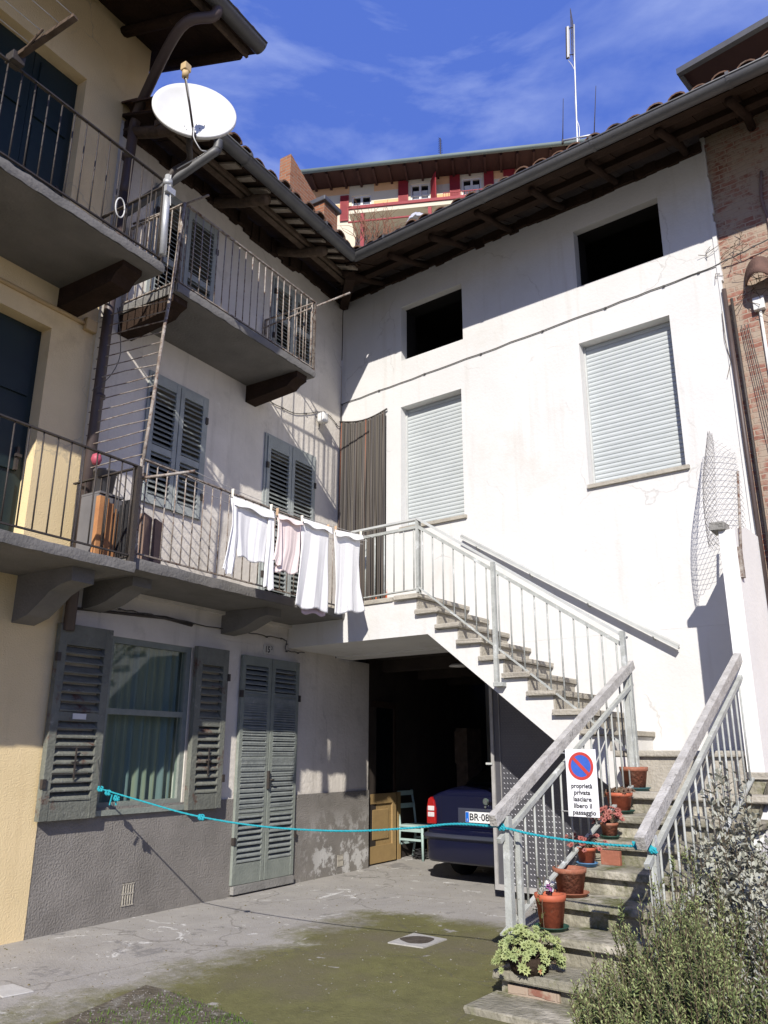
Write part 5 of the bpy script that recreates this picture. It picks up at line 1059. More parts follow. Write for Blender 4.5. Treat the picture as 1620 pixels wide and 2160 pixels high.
# ---- rope ----------------------------------------------------------------
ra_ = W('L', *(lambda q: (q[0], -.12, q[1]))(at('L', 212, 1664, -.12)))
rb_ = W('R', 3.955, -2.98, .92)
def r3(px, py, t):   # along the vertical plane between the two anchors
    d = rb_-ra_; n_ = Vector((d.y, -d.x, 0)).normalized(); r = ray(px, py); k = (ra_-CAM).dot(n_)/r.dot(n_); return CAM+r*k
pts = [ra_] + [r3(a, b, 0) for a, b in ((300, 1690), (400, 1718), (510, 1738), (620, 1749), (740, 1753), (860, 1747), (960, 1738))] + [rb_]
pts = curve(pts, 8)
def braid(mb, P, r):
    mb.tube(P, r*.8, 6); L = 0; out1 = []; out2 = []
    for i in range(len(P)-1):
        for k in range(4):
            p = P[i].lerp(P[i+1], k/4); L += (P[i+1]-P[i]).length/4; a = L*140; o_ = Vector((0, 0, 1))*sin(a)*r*.5+Vector((.7, .7, 0))*cos(a)*r*.5; out1.append(p+o_); out2.append(p-o_)
    mb.tube(out1, r*.6, 5); mb.tube(out2, r*.6, 5)
RP = Thing('rope', 'turquoise rope strung across the courtyard from the window shutter to the stair railings', 'rope', 'W', tuple(ra_))
mb = MB(); braid(mb, pts, .0078)
pr = [W('R', *q) for q in ((3.955, -2.98, .92), (4.2, -2.97, .885), (4.55, -2.98, .865), (4.88, -2.99, .868))]; braid(mb, curve(pr, 8), .0078)
RP.part('cord', mb, 'rope')
mb = MB()
for c, k in ((ra_, 0), (r3(228, 1672, 0), 1), (r3(246, 1684, 0), 2), (W('R', 4.80, -2.99, .87), 3), (W('R', 4.88, -3.0, .872), 4), (W('R', 4.89, -3.01, .86), 5), (r3(425, 1724, 0), 6), (rb_, 7)):
    for j in range(3): P = [c+Vector((.020*cos(a+j*2), .016*sin(a*1.3+j), .018*sin(a+j))) for a in [q*.7 for q in range(9)]]; mb.tube(P, .006, 5)
for dx in (-.012, .014): mb.tube([r3(240, 1676, 0)+Vector((dx, 0, 0)), r3(238, 1690, 0)+Vector((dx*2, 0, -.03))], .007, 5)
RP.part('knots', mb, 'rope')
mb = MB(); w1 = W('L', -3.53, -.11, 1.30); mb.tube([w1, (w1+ra_)/2+Vector((0, 0, -.01)), ra_], .0025, 4); RP.part('wire', mb, 'cable')
# ---- manhole, covers -----------------------------------------------------
def gp(px, py, z=0): r = ray(px, py); return CAM+r*((z-EYE)/r.z)
def ground_quad(name, pxs, h, m_, lab, cat):
    P = [gp(a, b) for a, b in pxs]; mb = MB(); mb.prism([(p.x, p.y) for p in P], .0, h, 'xy'); c = sum(P, Vector())/4; return single(name, mb, m_, lab, cat, 'W', tuple(c), bevel=.003)
mhc = [gp(a, b) for a, b in ((818, 1990), (893, 2001), (943, 1983), (873, 1970))]
MH = Thing('drain_cover', 'pale square slab with a round dark drain in the mossy yard', 'drain cover', 'W', tuple(sum(mhc, Vector())/4))
mb = MB(); mb.prism([(p.x, p.y) for p in mhc], 0, .008, 'xy'); MH.part('slab', mb, mat('pale_slab', (.42, .41, .39, 1), (.34, .33, .31, 1), 9, .9, .3))
mc = gp(880, 1985); mb = MB(); mb.add([(mc.x+(.125+.015*sin(3*a))*cos(a), mc.y+.125*sin(a), .0095) for a in [2*pi*j/28 for j in range(28)]], [tuple(range(28))]); MH.part('drain_lid', mb, mat('drain_lid', (.10, .085, .07, 1), (.05, .04, .03, 1), 12, .9, .4))
ground_quad('inspection_cover', ((-30, 2086), (28, 2078), (72, 2093), (5, 2106)), .008, mat('light_cover', (.50, .49, .47, 1), (.42, .41, .39, 1), 9, .9, .2), 'plain pale square inspection cover at the bottom left of the yard', 'cover')
# soil patch with grass and gravel
P = [gp(a, b) for a, b in ((60, 2190), (308, 2082), (340, 2090), (420, 2118), (510, 2152), (640, 2215), (300, 2420), (-100, 2420))]
mb = MB(); mb.prism([(p.x, p.y) for p in P], 0, .012, 'xy'); structure('soil_patch', mb, mat('garden_soil', (.15, .13, .10, 1), (.085, .075, .055, 1), 7, .95, .9, 40, .1, patches=[((.25, .24, .21, 1), 5, .55, .7)]), 'W')
def inpoly(x, y):
    c = False; j = len(P)-1
    for i in range(len(P)):
        if (P[i].y > y) != (P[j].y > y) and x < (P[j].x-P[i].x)*(y-P[i].y)/(P[j].y-P[i].y)+P[i].x: c = not c
        j = i
    return c
xs_ = [p.x for p in P]; ys_ = [p.y for p in P]
mb = MB(); k = 0
while k < 1500:
    x = random.uniform(min(xs_), max(xs_)); y = random.uniform(min(ys_), max(ys_))
    if not inpoly(x, y): k += 1; continue
    s = random.uniform(.002, .007); q = Vector((x, y, .012)); a = random.uniform(0, 6)
    mb.add([q+Vector((s*cos(a+t), s*sin(a+t), 0)) for t in (0, 1.6, 3.1, 4.7)]+[q+Vector((0, 0, s*.9))], [(0, 1, 4), (1, 2, 4), (2, 3, 4), (3, 0, 4)]); k += 1
structure('gravel', mb, mat('gravel_grey', (.24, .23, .21, 1), (.13, .12, .11, 1), 30, .9, 0), 'W', kind='stuff')
mb = MB(); cl = [(gp(380, 2120), .16), (gp(430, 2150), .16), (gp(310, 2150), .22), (gp(210, 2190), .3), (gp(500, 2165), .12), (gp(400, 2220), .3)]
for k in range(1500):
    c, rad = random.choice(cl); a = random.uniform(0, 2*pi); rr = rad*sqrt(random.random())*1.3; x = c.x+rr*cos(a); y = c.y+rr*sin(a)
    if not inpoly(x, y): continue
    h = random.uniform(.008, .028); l = random.uniform(-.015, .015); l2 = random.uniform(-.015, .015); w2 = .0022; a = random.uniform(0, pi); dx, dy = w2*cos(a), w2*sin(a)
    mb.add([(x-dx, y-dy, .01), (x+dx, y+dy, .01), (x+l*.5+dx*.7, y+l2*.5+dy*.7, .01+h*.6), (x+l*.5-dx*.7, y+l2*.5-dy*.7, .01+h*.6), (x+l, y+l2, .01+h)], [(0, 1, 2, 3), (3, 2, 4)])
structure('grass', mb, 'grass', 'W', kind='stuff', recalc=False)

# grit, dead leaves and crumbs of moss on the yard
mb = MB(); mb2 = MB(); rnd = random.Random(21)
for k in range(2600):
    x = rnd.uniform(-5.2, 1.0); y = -abs(rnd.gauss(0, 1.0))*1.7-.02
    if rnd.random() < .5: y = rnd.uniform(-4.2, -.3)
    q = W('L', x, y, .001); s_ = rnd.uniform(.002, .006)*(1.8 if rnd.random() < .12 else 1); a = rnd.uniform(0, 6)
    if loc('R', q)[0] > 3.75 and loc('R', q)[1] > -3.4: continue
    t_ = mb if rnd.random() < .6 else mb2
    t_.add([q+Vector((s_*cos(a+t), s_*rnd.uniform(.5, 1)*sin(a+t), 0)) for t in (0, 1.5, 3.1, 4.6)]+[q+Vector((0, 0, s_*.7))], [(0, 1, 4), (1, 2, 4), (2, 3, 4), (3, 0, 4)])
structure('grit', mb, mat('yard_grit', (.12, .11, .08, 1), (.26, .25, .22, 1), 40, .9, 0), 'W', kind='stuff'); structure('moss_crumbs', mb2, mat('moss_crumb', (.09, .09, .03, 1), (.15, .11, .05, 1), 40, .95, 0), 'W', kind='stuff')
#@@PLANTS
def pot_mesh(c, r, h, rim=.02, taper=.74, wall=.012):
    mb = MB(); mb.lathe([(0, 0), (r*taper, 0), (r*.94, h*.80), (r*.95, h*.80), (r, h*.81), (r+.004, h), (r-wall, h), (r-wall-.003, h*.86), (0, h*.86)], c, 32); return mb
def place_pot(name, lab, px_cx, px_base, z, r, h, pm, saucer=None, plant=None, cat='plant pot'):
    """centre pixel of the pot's foot on the tread of height z"""
    i_ = round((1.37-z)/.152)+1; yc = -(.85+.31*(i_-1))+.03+r+.012; z = 1.37-.152*i_
    P_ = Vector(loc('R', gp(px_cx, px_base, z)))
    for _k in range(400):                 # slide along the tread until it stands under its pixel
        q = W('R', 3.6+_k*.003, yc, z); d_ = q-CAM; P_ = Vector((3.6+_k*.003, yc, z))
        if 810+F_*d_.dot(Rv)/d_.dot(Fv) > px_cx: break
    q = P_;  T = Thing(name, lab, cat, 'R', tuple(P_))
    c = (P_.x, P_.y, P_.z+(.016 if saucer else .002)); T.c = c; T.h = h; T.r = r
    T.part('pot', pot_mesh(c, r, h), pm)
    if saucer:
        mb = MB(); mb.lathe([(0, 0), (r*.92, 0), (r*1.10, .026), (r*1.12, .026), (r*1.12, .022), (r*.94, .012), (0, .012)], (P_.x, P_.y, P_.z+.001), 32); T.part('saucer', mb, saucer)
    mb = MB(); mb.lathe([(r-.014, h*.85), (r*.5, h*.88), (0, h*.9)], c, 24); T.part('soil', mb, 'soil')
    return T
def leaf(mb, p, d, n_, L, w_, cup=.15):
    d = Vector(d).normalized(); s_ = d.cross(Vector(n_)).normalized(); n2 = s_.cross(d)
    p = Vector(p); a = p; b = p+d*L*.45+s_*w_+n2*L*cup; c = p+d*L*.45-s_*w_+n2*L*cup; m_ = p+d*L*.5+n2*L*cup*.3; e = p+d*L+n2*L*cup*1.2
    mb.add([a, b, e, c, m_], [(0, 1, 4), (1, 2, 4), (2, 3, 4), (3, 0, 4)])
def rosette(mb, c, r, up=(0, 0, 1), n=11, thick=1.0):
    up = Vector(up).normalized(); a = up.orthogonal().normalized(); b = up.cross(a)
    for ring, (k, el, L) in enumerate(((n//2+1, .55, .6), (n, .15, 1.0))):
        for j in range(k):
            t = 2*pi*j/k+ring*.4+random.uniform(-.1, .1); d = (a*cos(t)+b*sin(t))*cos(el+.5*(1-ring))+up*sin(el+.5*(1-ring)); leaf(mb, c, d, up, r*L*random.uniform(.85, 1.1), r*.24*thick, .12)
POTS = 'flower pots on the lower stairs'
def zt(i): return 1.37-.152*i
def trailing(T, mat_, nst, spread, rr, rise=.10, rise2=.04, stem='twig', name='plant', leafy=11, seed=0):
    rnd = random.Random(seed); sm_ = MB(); lm = MB(); c = Vector(T.c)+Vector((0, 0, T.h*.9))
    for k in range(nst):
        a = rnd.uniform(0, 2*pi); d = spread*sqrt(rnd.random()); e = c+Vector((d*cos(a), d*sin(a), rise+rnd.uniform(-rise2, rise2)-.25*d)); m_ = (c+e)/2+Vector((0, 0, .03))
        sm_.tube([c+Vector((rnd.uniform(-.03, .03), rnd.uniform(-.03, .03), 0)), m_, e], .0035, 5); rosette(lm, e, rr*rnd.uniform(.8, 1.2), (cos(a)*.5, sin(a)*.5-.5, .8), leafy)
        if rnd.random() < .5: rosette(lm, m_, rr*.7, (cos(a), sin(a), .6), 8)
    T.part(name, lm, mat_, recalc=False); T.part('stems', sm_, stem)
T = place_pot('flower_pot', 'empty terracotta pot with a teal saucer, topmost on the steps', 1340, 1661, zt(1), .108, .165, 'terracotta', 'teal_saucer'); T.o['group'] = POTS
T = place_pot('potted_plant', 'reddish plastic pot with a wilted dark plant, second from the top of the steps', 1308, 1712, zt(2), .098, .135, 'orange_plastic', 'green_saucer', cat='potted plant'); T.o['group'] = POTS; trailing(T, 'dark_succulent', 26, .10, .028, .03, .02, seed=4)
T = place_pot('potted_plant', 'small pot of red succulent rosettes in the middle of the steps', 1287, 1766, zt(3), .062, .095, 'terracotta', 'green_saucer', cat='potted plant'); T.o['group'] = POTS; trailing(T, 'red_succulent', 34, .13, .026, .075, .04, seed=5)
T = place_pot('potted_plant', 'small orange pot of leaning red succulents in a blue saucer', 1239, 1823, zt(4), .066, .105, 'orange_plastic', 'blue_saucer', cat='potted plant'); T.o['group'] = POTS
trailing(T, 'red_succulent', 24, .14, .023, .075, .04, seed=6)
T = place_pot('flower_pot', 'wide empty terracotta pot and saucer below the blue saucer', 1204, 1890, zt(5), .108, .155, 'terracotta', 'terracotta'); T.o['group'] = POTS
mb = MB(); q = Vector(loc('R', gp(1290, 1826, zt(4)))); mb.cham(q.x-.06, q.x+.05, q.y, q.y+.03, zt(4)+.001, zt(4)+.075, .003); single('brick', mb, 'terracotta', 'loose half brick lying on the step beside the blue saucer', 'brick', 'R', tuple(q))
T = place_pot('potted_plant', 'orange plastic pot with white and purple flowers, lowest on the steps', 1164, 1955, zt(6), .095, .19, 'orange_plastic', 'green_saucer', cat='potted plant'); T.o['group'] = POTS
c = Vector(T.c)+Vector((0, 0, T.h)); mw = MB(); mp_ = MB(); sg = MB()
for k in range(10):
    p = c+Vector((random.uniform(-.02, .035), random.uniform(-.03, .02), random.uniform(.01, .07))); sg.tube([c-Vector((0, 0, .02)), p], .002, 4)
    for j in range(5): a = j*1.26; leaf(mw if k < 7 else mp_, p, (cos(a), -.4, sin(a)), (0, -1, .2), .018, .008)
T.part('white_flowers', mw, 'petal', recalc=False); T.part('purple_flowers', mp_, 'petal_purple', recalc=False)
lf = MB()
for j in range(40):                       # a trailing sprig over the pot
    z = c.z+.09-.0075*j; b_ = Vector((c.x-.01+.012*sin(j*.3), c.y-.103-.01*sin(j*.2), z)); leaf(lf, b_, (random.uniform(-1, 1), -.6, .6), (0, -1, 0), .022, .004)
sg.tube([(c.x-.01, c.y-.05, c.z+.1), (c.x-.005, c.y-.105, c.z-.05), (c.x+.0, c.y-.10, c.z-.2)], .0025, 4)
T.part('sprig', lf, 'rosemary', recalc=False); T.part('stems', sg, 'twig')
# small weeds behind the lowest pot
mb = MB(); b0 = gp(1150, 1930, .02)
for k in range(160):
    p = b0+Vector((random.uniform(-.10, .10), random.uniform(-.06, .08), random.uniform(.0, .25)*random.random())); leaf(mb, p, (random.uniform(-1, 1), random.uniform(-1, 1), random.uniform(0, 1)), (0, 0, 1), .022, .006)
single('weeds', mb, 'rosemary', 'small green weeds growing beside the stair railing foot', 'weeds', 'W', tuple(b0), recalc=False)
# low succulent bush in a bowl on the bottom step
sc = W('R', 4.10, -2.965, zt(8)); SP = Thing('succulent_bush', 'pale green trailing succulent with red tips on the left end of a bottom step', 'succulent', 'W', tuple(sc))
lm = MB(); st = MB()
for k in range(190):
    a = random.uniform(0, 2*pi); e = random.uniform(-.15, 1.4); rr = random.uniform(.75, 1.0); p = sc+Vector((.21*cos(a)*cos(e)*rr, .12*sin(a)*cos(e)*rr-.03, .06+.17*sin(e)*rr+.02*sin(a*5)))
    p.z = max(p.z, sc.z+.012+random.uniform(0, .03))
    rosette(lm, p, random.uniform(.020, .034), (cos(a)*cos(e), sin(a)*cos(e)-.5, sin(e)+.3), 9)
    if k % 3 == 0: st.tube([sc+Vector((0, 0, .02)), sc.lerp(p, .6)+Vector((0, 0, .02)), p], .003, 4)
SP.part('rosettes', lm, 'succulent', recalc=False); SP.part('stems', st, 'twig')
mb = MB(); mb.lathe([(0, 0), (.10, 0), (.13, .09), (.12, .09), (0, .07)], tuple(sc), 20); SP.part('bowl', mb, 'soil')
# rosemary
def needles(mb, mt, p0, p1, n, L, rnd, w_=.0022, droop=0):
    d = (p1-p0); dn = d.normalized(); a = dn.orthogonal().normalized(); b = dn.cross(a)
    for k in range(n):
        t = (k+.5)/n; p = p0.lerp(p1, t); an = k*2.4+rnd.uniform(-.4, .4); o_ = a*cos(an)+b*sin(an); l = L*(1.0-.45*t)*rnd.uniform(.8, 1.15)
        dd = (o_*.80+dn*.62).normalized(); s_ = dd.cross(dn); s_ = s_.normalized()*w_ if s_.length > .01 else a*w_
        tgt = mt if t > .72 else mb
        tgt.add([p-s_*.6, p+s_*.6, p+dd*l*.6+s_, p+dd*l*.6-s_, p+dd*l], [(0, 1, 2, 3), (3, 2, 4)])
rnd = random.Random(11)
def shrub(name, lab, cat, roots, mats, L, nst, twn, spread, seedh, w_=.0022, nn=34, lean=(0, 0, 0)):
    T = Thing(name, lab, cat, 'W', tuple(roots[0][0])); A_ = MB(); B_ = MB(); S_ = MB()
    for (c, hh, rad, ns) in roots:
        for k in range(ns):
            a = rnd.uniform(0, 2*pi); r = rad*sqrt(rnd.random()); b0 = c+Vector((r*cos(a)*.45, r*sin(a)*.45, 0))
            h = hh*(1-.55*(r/rad)**2)*rnd.uniform(.60, 1.15); top = c+Vector((r*cos(a)*1.05, r*sin(a)*1.05, h))+Vector(lean)*h+Vector((rnd.uniform(-.03, .03), rnd.uniform(-.03, .03), 0))
            mid = b0.lerp(top, .45)+Vector((rnd.uniform(-.02, .02), rnd.uniform(-.02, .02), 0)); S_.tube([b0, mid, top], .0032, 4, r2=.0012)
            needles(A_, B_, b0.lerp(mid, .35), mid, nn//2, L, rnd, w_); needles(A_, B_, mid, top, nn, L, rnd, w_)
            for j in range(twn):
                t = rnd.uniform(.2, .9); q = mid.lerp(top, t); a2 = rnd.uniform(0, 2*pi); e = q+Vector((cos(a2)*.035, sin(a2)*.035, rnd.uniform(.04, .09))); S_.tube([q, e], .0014, 3); needles(A_, B_, q, e, nn//3, L*.9, rnd, w_)
    T.part('needles' if w_ < .004 else 'leaves', A_, mats[0], recalc=False); T.part('shoot_tips', B_, mats[1], recalc=False); T.part('stems', S_, 'twig'); return T
def R3(s, d, z=0): return W('R', s, -d, z)
shrub('rosemary_bush', 'large dark green rosemary bush in the bottom right foreground', 'rosemary', [
    (R3(5.26, 3.85, .03), .76, .30, 150), (R3(5.18, 4.25, .03), .52, .26, 130), (R3(5.45, 4.15, .03), .62, .30, 150), (R3(5.22, 3.45, .03), .86, .26, 120), (R3(5.22, 4.55, .03), .36, .24, 110), (R3(5.4, 4.5, .03), .42, .28, 150), (R3(5.02, 3.9, .03), .46, .20, 80)],
    ('rosemary', 'rosemary_tip'), .030, 0, 3, 0, 0, w_=.0030, nn=38)
shrub('sage_bush', 'tall grey sage bush climbing the right stair railing', 'sage', [
    (R3(5.14, 2.35, .03), 1.22, .22, 95), (R3(5.22, 2.9, .03), .92, .24, 80), (R3(5.42, 3.0, .03), .70, .26, 65)],
    ('sage', 'sage'), .060, 0, 2, 0, 0, w_=.0105, nn=18)
shrub('herb_bush', 'straggly grey-green plant at the right edge between the sage and the rosemary', 'shrub', [(R3(5.52, 3.45, .03), .62, .24, 100), (R3(5.62, 3.9, .03), .5, .22, 70)], ('rosemary', 'sage'), .034, 0, 3, 0, 0, w_=.0040, nn=26)
# terracotta pots under the rosemary
for i, (s, d, lab) in enumerate(((4.86, 4.5, 'terracotta pot half hidden under the left of the rosemary bush'), (5.35, 4.75, 'terracotta pot under the right of the rosemary bush'))):
    q = Vector((s, -d, .0)); mb = pot_mesh((s, -d, .001), .13, .22); single('garden_pot', mb, 'terracotta', lab, 'plant pot', 'R', tuple(q), 'pots under the rosemary')
mb = MB()
x = 5.04; mb.box(5.08, 9, -6.5, -.0, .0, .03); structure('garden_bed', mb, 'soil', 'R')
# ---- brick wall fittings -----------------------------------------------
mb = MB(); mb.tube([(4.975, -.03, 5.72), (4.985, -.03, 4.2), (5.0, -.03, 2.2)], .022, 8); single('wall_pipe', mb, 'brown_pipe', 'thin dark pipe down the edge between white wall and brick', 'pipe', 'R', (5, -.03, 2.2), 'pipes by the brick wall')
mb = MB(); mb.tube([(5.03, -.02, 5.60), (5.045, -.02, 4.2), (5.06, -.02, 2.2)], .014, 8); single('wall_pipe', mb, 'iron', 'thinner black pipe right beside the dark pipe on the brick wall', 'pipe', 'R', (5.06, -.02, 2.2), 'pipes by the brick wall')
mx_, mz_ = at('R', 1601, 640, 0); JB = Thing('junction_box', 'white junction box with a white conduit on the brick wall', 'junction box', 'R', (mx_, .03, mz_))
mb = MB(); mb.cham(mx_-.05, mx_+.05, -.03, .03, mz_-.07, mz_+.06, .008); JB.part('box', mb, 'white_plastic'); mb = MB(); mb.tube([(mx_, .012, mz_-.07), (mx_+.01, .012, 2.5)], .014, 8); JB.part('conduit', mb, 'white_plastic')
mb = MB(); hx, hz_ = at('R', 1592, 590, 0); mb.sm = True
G = []
for i in range(9):
    t = i/8; G.append([(hx-.08+.32*t, .02-.25*(1-abs(2*t-1)**2)*.8-.02*j, hz_+.10-.05*t+.05*sin(3*t)-.17*j/3*(1+.3*t)) for j in range(4)])
mb.grid(G); single('rusty_hood', mb, mat('rusty_sheet', (.16, .09, .07, 1), (.10, .06, .05, 1), 8, .8, .4, patches=[((.25, .18, .15, 1), 6, .55, .7)]), 'bent rusty metal hood on the brick wall above the junction box', 'metal hood', 'R', (hx, 0, hz_), solid=.012)
q = [at('R', a, b, 0) for a, b in ((1605, 360), (1606, 420), (1622, 470), (1625, 520))]; mb = MB(); mb.tube(curve([(a, .01, b) for a, b in q], 4), .014, 7); single('bent_pipe', mb, mat('pinkish_pipe', (.22, .15, .14, 1), None, 8, .7, .1), 'bent pinkish pipe high on the shaded brick wall', 'pipe', 'R', (q[0][0], 0, q[0][1]))
mb = MB()
for k in range(3): mb.tube([(5.08+.03*k, -.0, 5.3), (5.16+.04*k, -.01, 4.2), (5.26+.05*k, .0, 2.8)], .004, 4)
single('wall_wires', mb, 'cable', 'three thin wires hanging down the brick wall', 'wires', 'R', (5.1, 0, 5.3))
mb = MB()
for k in range(26):
    x = random.uniform(4.9, 5.5); z = random.uniform(5.4, 6.3); P_ = [(x, -.02, z)]
    for j in range(4): x += random.uniform(-.10, .12); z += random.uniform(-.12, .07); P_.append((x, -.03+random.uniform(-.02, .02), z))
    mb.tube(P_, .003, 4)
mb.tube([(4.93, -.02, 5.5), (4.92, -.02, 5.2), (4.95, -.02, 4.95), (4.90, -.02, 4.8)], .003, 4)
single('dry_creeper', mb, 'twig', 'bare creeper twigs over the join of white wall and brick', 'creeper', 'R', (5.2, -.02, 5.6))
# ---- wire mesh ------------------------------------------------------------
WMh = Thing('wire_mesh', 'curled sheet of wire mesh standing on top of the white side wall', 'wire mesh', 'R', (4.9, -.4, 3.1))
Pm = {}
U_, V_ = 44, 24
def mpt(u, v):
    w_ = .52*(1-.22*sin(u*3.1)); y = .02-.80*(v)*(1.0-.35*max(0, u-.55)) ; x = 4.88-.17*sin(v*pi*.9)*(1-.4*u)+.05*sin(v*6+u*3)-.04*u
    return Vector((x, y*.85-.03-.05*sin(u*4), 3.10+1.15*u-.10*v*v+.02*sin(v*9)))
mb = MB()
for i in range(U_+1):
    for j in range(V_+1):
        if (i+j) % 2: continue
        u = i/U_; v = j/V_
        if u > .80+.18*sin(v*pi): continue
        for di, dj in ((1, 1), (1, -1)):
            i2, j2 = i+di, j+dj
            if 0 <= j2 <= V_ and i2 <= U_ and i2/U_ <= .82+.18*sin(j2/V_*pi): mb.tube([mpt(u, v), mpt(i2/U_, j2/V_)], .0018, 3, cap=False)
WMh.part('mesh', mb, 'wire', recalc=False)
mb = MB(); a = at('R', 1535, 1000, -.62); b = at('R', 1560, 1210, -.86); mb.tube([(a[0]+.1, -.70, 3.62), (4.99, -.80, 2.72)], .011, 6); mb.box(4.985, 5.01, -.83, -.77, 2.70, 2.95); WMh.part('stake', mb, 'rust_iron')
mb = MB()
for i, (px, py) in enumerate(((1520, 1115),)):
    rough(mb, 4.80, 4.92, -.88, -.70, 3.10, 3.17, .01)
single('loose_stone', mb, 'concrete', 'grey stone lying on the top corner of the white side wall', 'stone', 'R', (4.86, -.8, 3.1))
# ---- antenna on the right roof -------------------------------------------
ya = 1.6; ax_, az_ = at('R', 1218, 305, ya)
AN = Thing('roof_antenna', 'tall mast with panel antenna and two whip rods on the right roof', 'antenna', 'R', (ax_, ya, roofz(ya, ER)))
def ap(px, py, y=ya): q = at('R', px, py, y); return (q[0], y, q[1])
mb = MB(); mb.tube([(ax_, ya, roofz(ya, ER)), ap(1218, 305), ap(1212, 130), ap(1211, 52)], .016, 8, r2=.011); AN.part('mast', mb, 'galv')
mb = MB(); mb.tube(curve([ap(1221, 300), ap(1222, 270), ap(1215, 245), ap(1213, 200), ap(1214, 160), ap(1208, 140), ap(1199, 128)], 5), .007, 6); AN.part('cable', mb, 'galv')
mb = MB(); mb.tube([ap(1187, 297), ap(1253, 284)], .016, 7); AN.part('cross_bar', mb, 'galv')
for a, b in (((1187, 304), (1188, 208)), ((1253, 291), (1257, 181))):
    mb = MB(); mb.tube([ap(*a), ap(*b)], .008, 6, r2=.004); mb.tube([ap(a[0], a[1]), ap(a[0], a[1]-10)], .016, 6); AN.part('whip_rod', mb, 'iron')
mb = MB(); mb.bar(ap(1198.5, 57), ap(1199.5, 122), .028, .04); AN.part('panel', mb, 'white_metal')
mb = MB(); mb.bar(ap(1195, 58), ap(1196, 124), .02, .03); mb.tube([ap(1198, 60), ap(1212, 57)], .008, 5); mb.tube([ap(1199, 116), ap(1213, 114)], .008, 5); AN.part('panel_brackets', mb, 'iron')
mb = MB(); g1_, g2_, g3_, g4_ = ap(1203, 18), ap(1209, 52), ap(1213, 140), ap(1206, 110)
for k in range(9): t = k/8; mb.tube([Vector(g1_).lerp(Vector(g4_), t), Vector(g2_).lerp(Vector(g3_), t)], .004, 4)
mb.tube([g1_, g2_, g3_, g4_, g1_], .005, 4); AN.part('reflector_grid', mb, 'iron')
# ---- building with the dark roof at the top right -----------------------
yb = 4.2; q1 = at('R', 1436, 152, yb); c0_ = W('R', q1[0], yb, q1[1]); best = None
for k in range(-900, 200):
    an = radians(k*.1); d_ = Vector((cos(an), sin(an), 0)); n_ = Vector((-d_.y, d_.x, 0)); r_ = ray(1620, 46)
    if abs(r_.dot(n_)) < 1e-6: continue
    p = CAM+r_*((c0_-CAM).dot(n_)/r_.dot(n_)); e = abs(p.z-c0_.z)
    if (p-CAM).dot(Fv) > 0 and (best is None or e < best[0]): best = (e, an, d_)
FR['C'] = (Vector((c0_.x, c0_.y, 0)), best[2]); q1 = (0, c0_.z); yb = 0
TB = Thing('upper_building', 'higher cream building with wide dark eaves behind the right roof, top right corner', 'building', 'C', (4, 4, 0))
mb = MB(); mb.box(q1[0], 12, yb, 12, q1[1]-.06, q1[1]+.0); TB.part('eaves', mb, 'dark_red_wood'); mb = MB(); mb.box(q1[0]-.04, 12, yb-.10, yb-.0, q1[1]-.09, q1[1]+.02); mb.box(q1[0]-.04, q1[0]+.03, yb+.001, 12, q1[1]-.10, q1[1]+.021); TB.part('fascia', mb, 'gutter')
mb = MB(); mb.box(q1[0]+1.1, 12, yb+1.0, 11.8, 0, q1[1]-.061); TB.part('wall', mb, 'cream')
mb = MB(); mb.add([(q1[0], yb, q1[1]+.01), (12, yb, q1[1]+.01), (12, 12, q1[1]+2.4), (q1[0], 12, q1[1]+2.4)], [(0, 1, 2, 3)]); TB.part('roof', mb, 'tile', solid=.05)
# ---- far apartment building with red shutters ---------------------------
a3 = CAM+ray(640, 366)*(30/ray(640, 366).y)
best = None
for k in range(-300, 300):           # yaw for which the eaves are level
    an = radians(k*.1); d_ = Vector((cos(an), sin(an), 0)); n_ = Vector((-d_.y, d_.x, 0)); r = ray(1190, 306); p = CAM+r*((a3-CAM).dot(n_)/r.dot(n_)); e = abs(p.z-a3.z)
    if best is None or e < best[0]: best = (e, an, d_)
FR['B'] = (Vector((a3.x, a3.y, 0)), best[2])
AB = Thing('apartment_building', 'distant cream and orange apartment building with red shutters seen above the roofs', 'building', 'B', (4, 5, 0))
fy = 1.1
def bx(px, py, y=fy): return at('B', px, py, y)
zE = a3.z
# recess of openings in the facade
wins = [((742, 414), (783, 452), (718, 414, 736, 467)), ((866, 389), (907, 452), None), ((974, 377), (1017, 436), None)]
OPn = []
for (p1, p2, _) in wins:
    a = bx(p1[0], p1[1]); b = bx(p2[0], p2[1]); OPn.append((a[0], b[0], a[1]-2.0 if p1[0] > 800 else a[1]-1.25, a[1]))
xw1 = 16
mb = MB(); wall_holes(mb, .15, xw1, 4, zE+.1, .3, OPn, y=fy); mb.box(.15, xw1, fy+.31, fy+9, 4, zE+.1); AB.part('wall', mb, 'cream')
zb1 = bx(700, 400)[1]
for i, (za, zb_) in enumerate(((bx(700, 397)[1], bx(700, 413)[1]), (bx(800, 423)[1], bx(800, 436)[1]))):
    xs2 = sorted([.15, xw1]+[h for o_ in OPn for h in (o_[0]-.12, o_[1]+.12)]); mb = MB()
    for k in range(0, len(xs2), 2): mb.box(xs2[k], xs2[k+1], fy-.012, fy-.001, zb_, za)
    AB.part('orange_band', mb, 'orange_band')
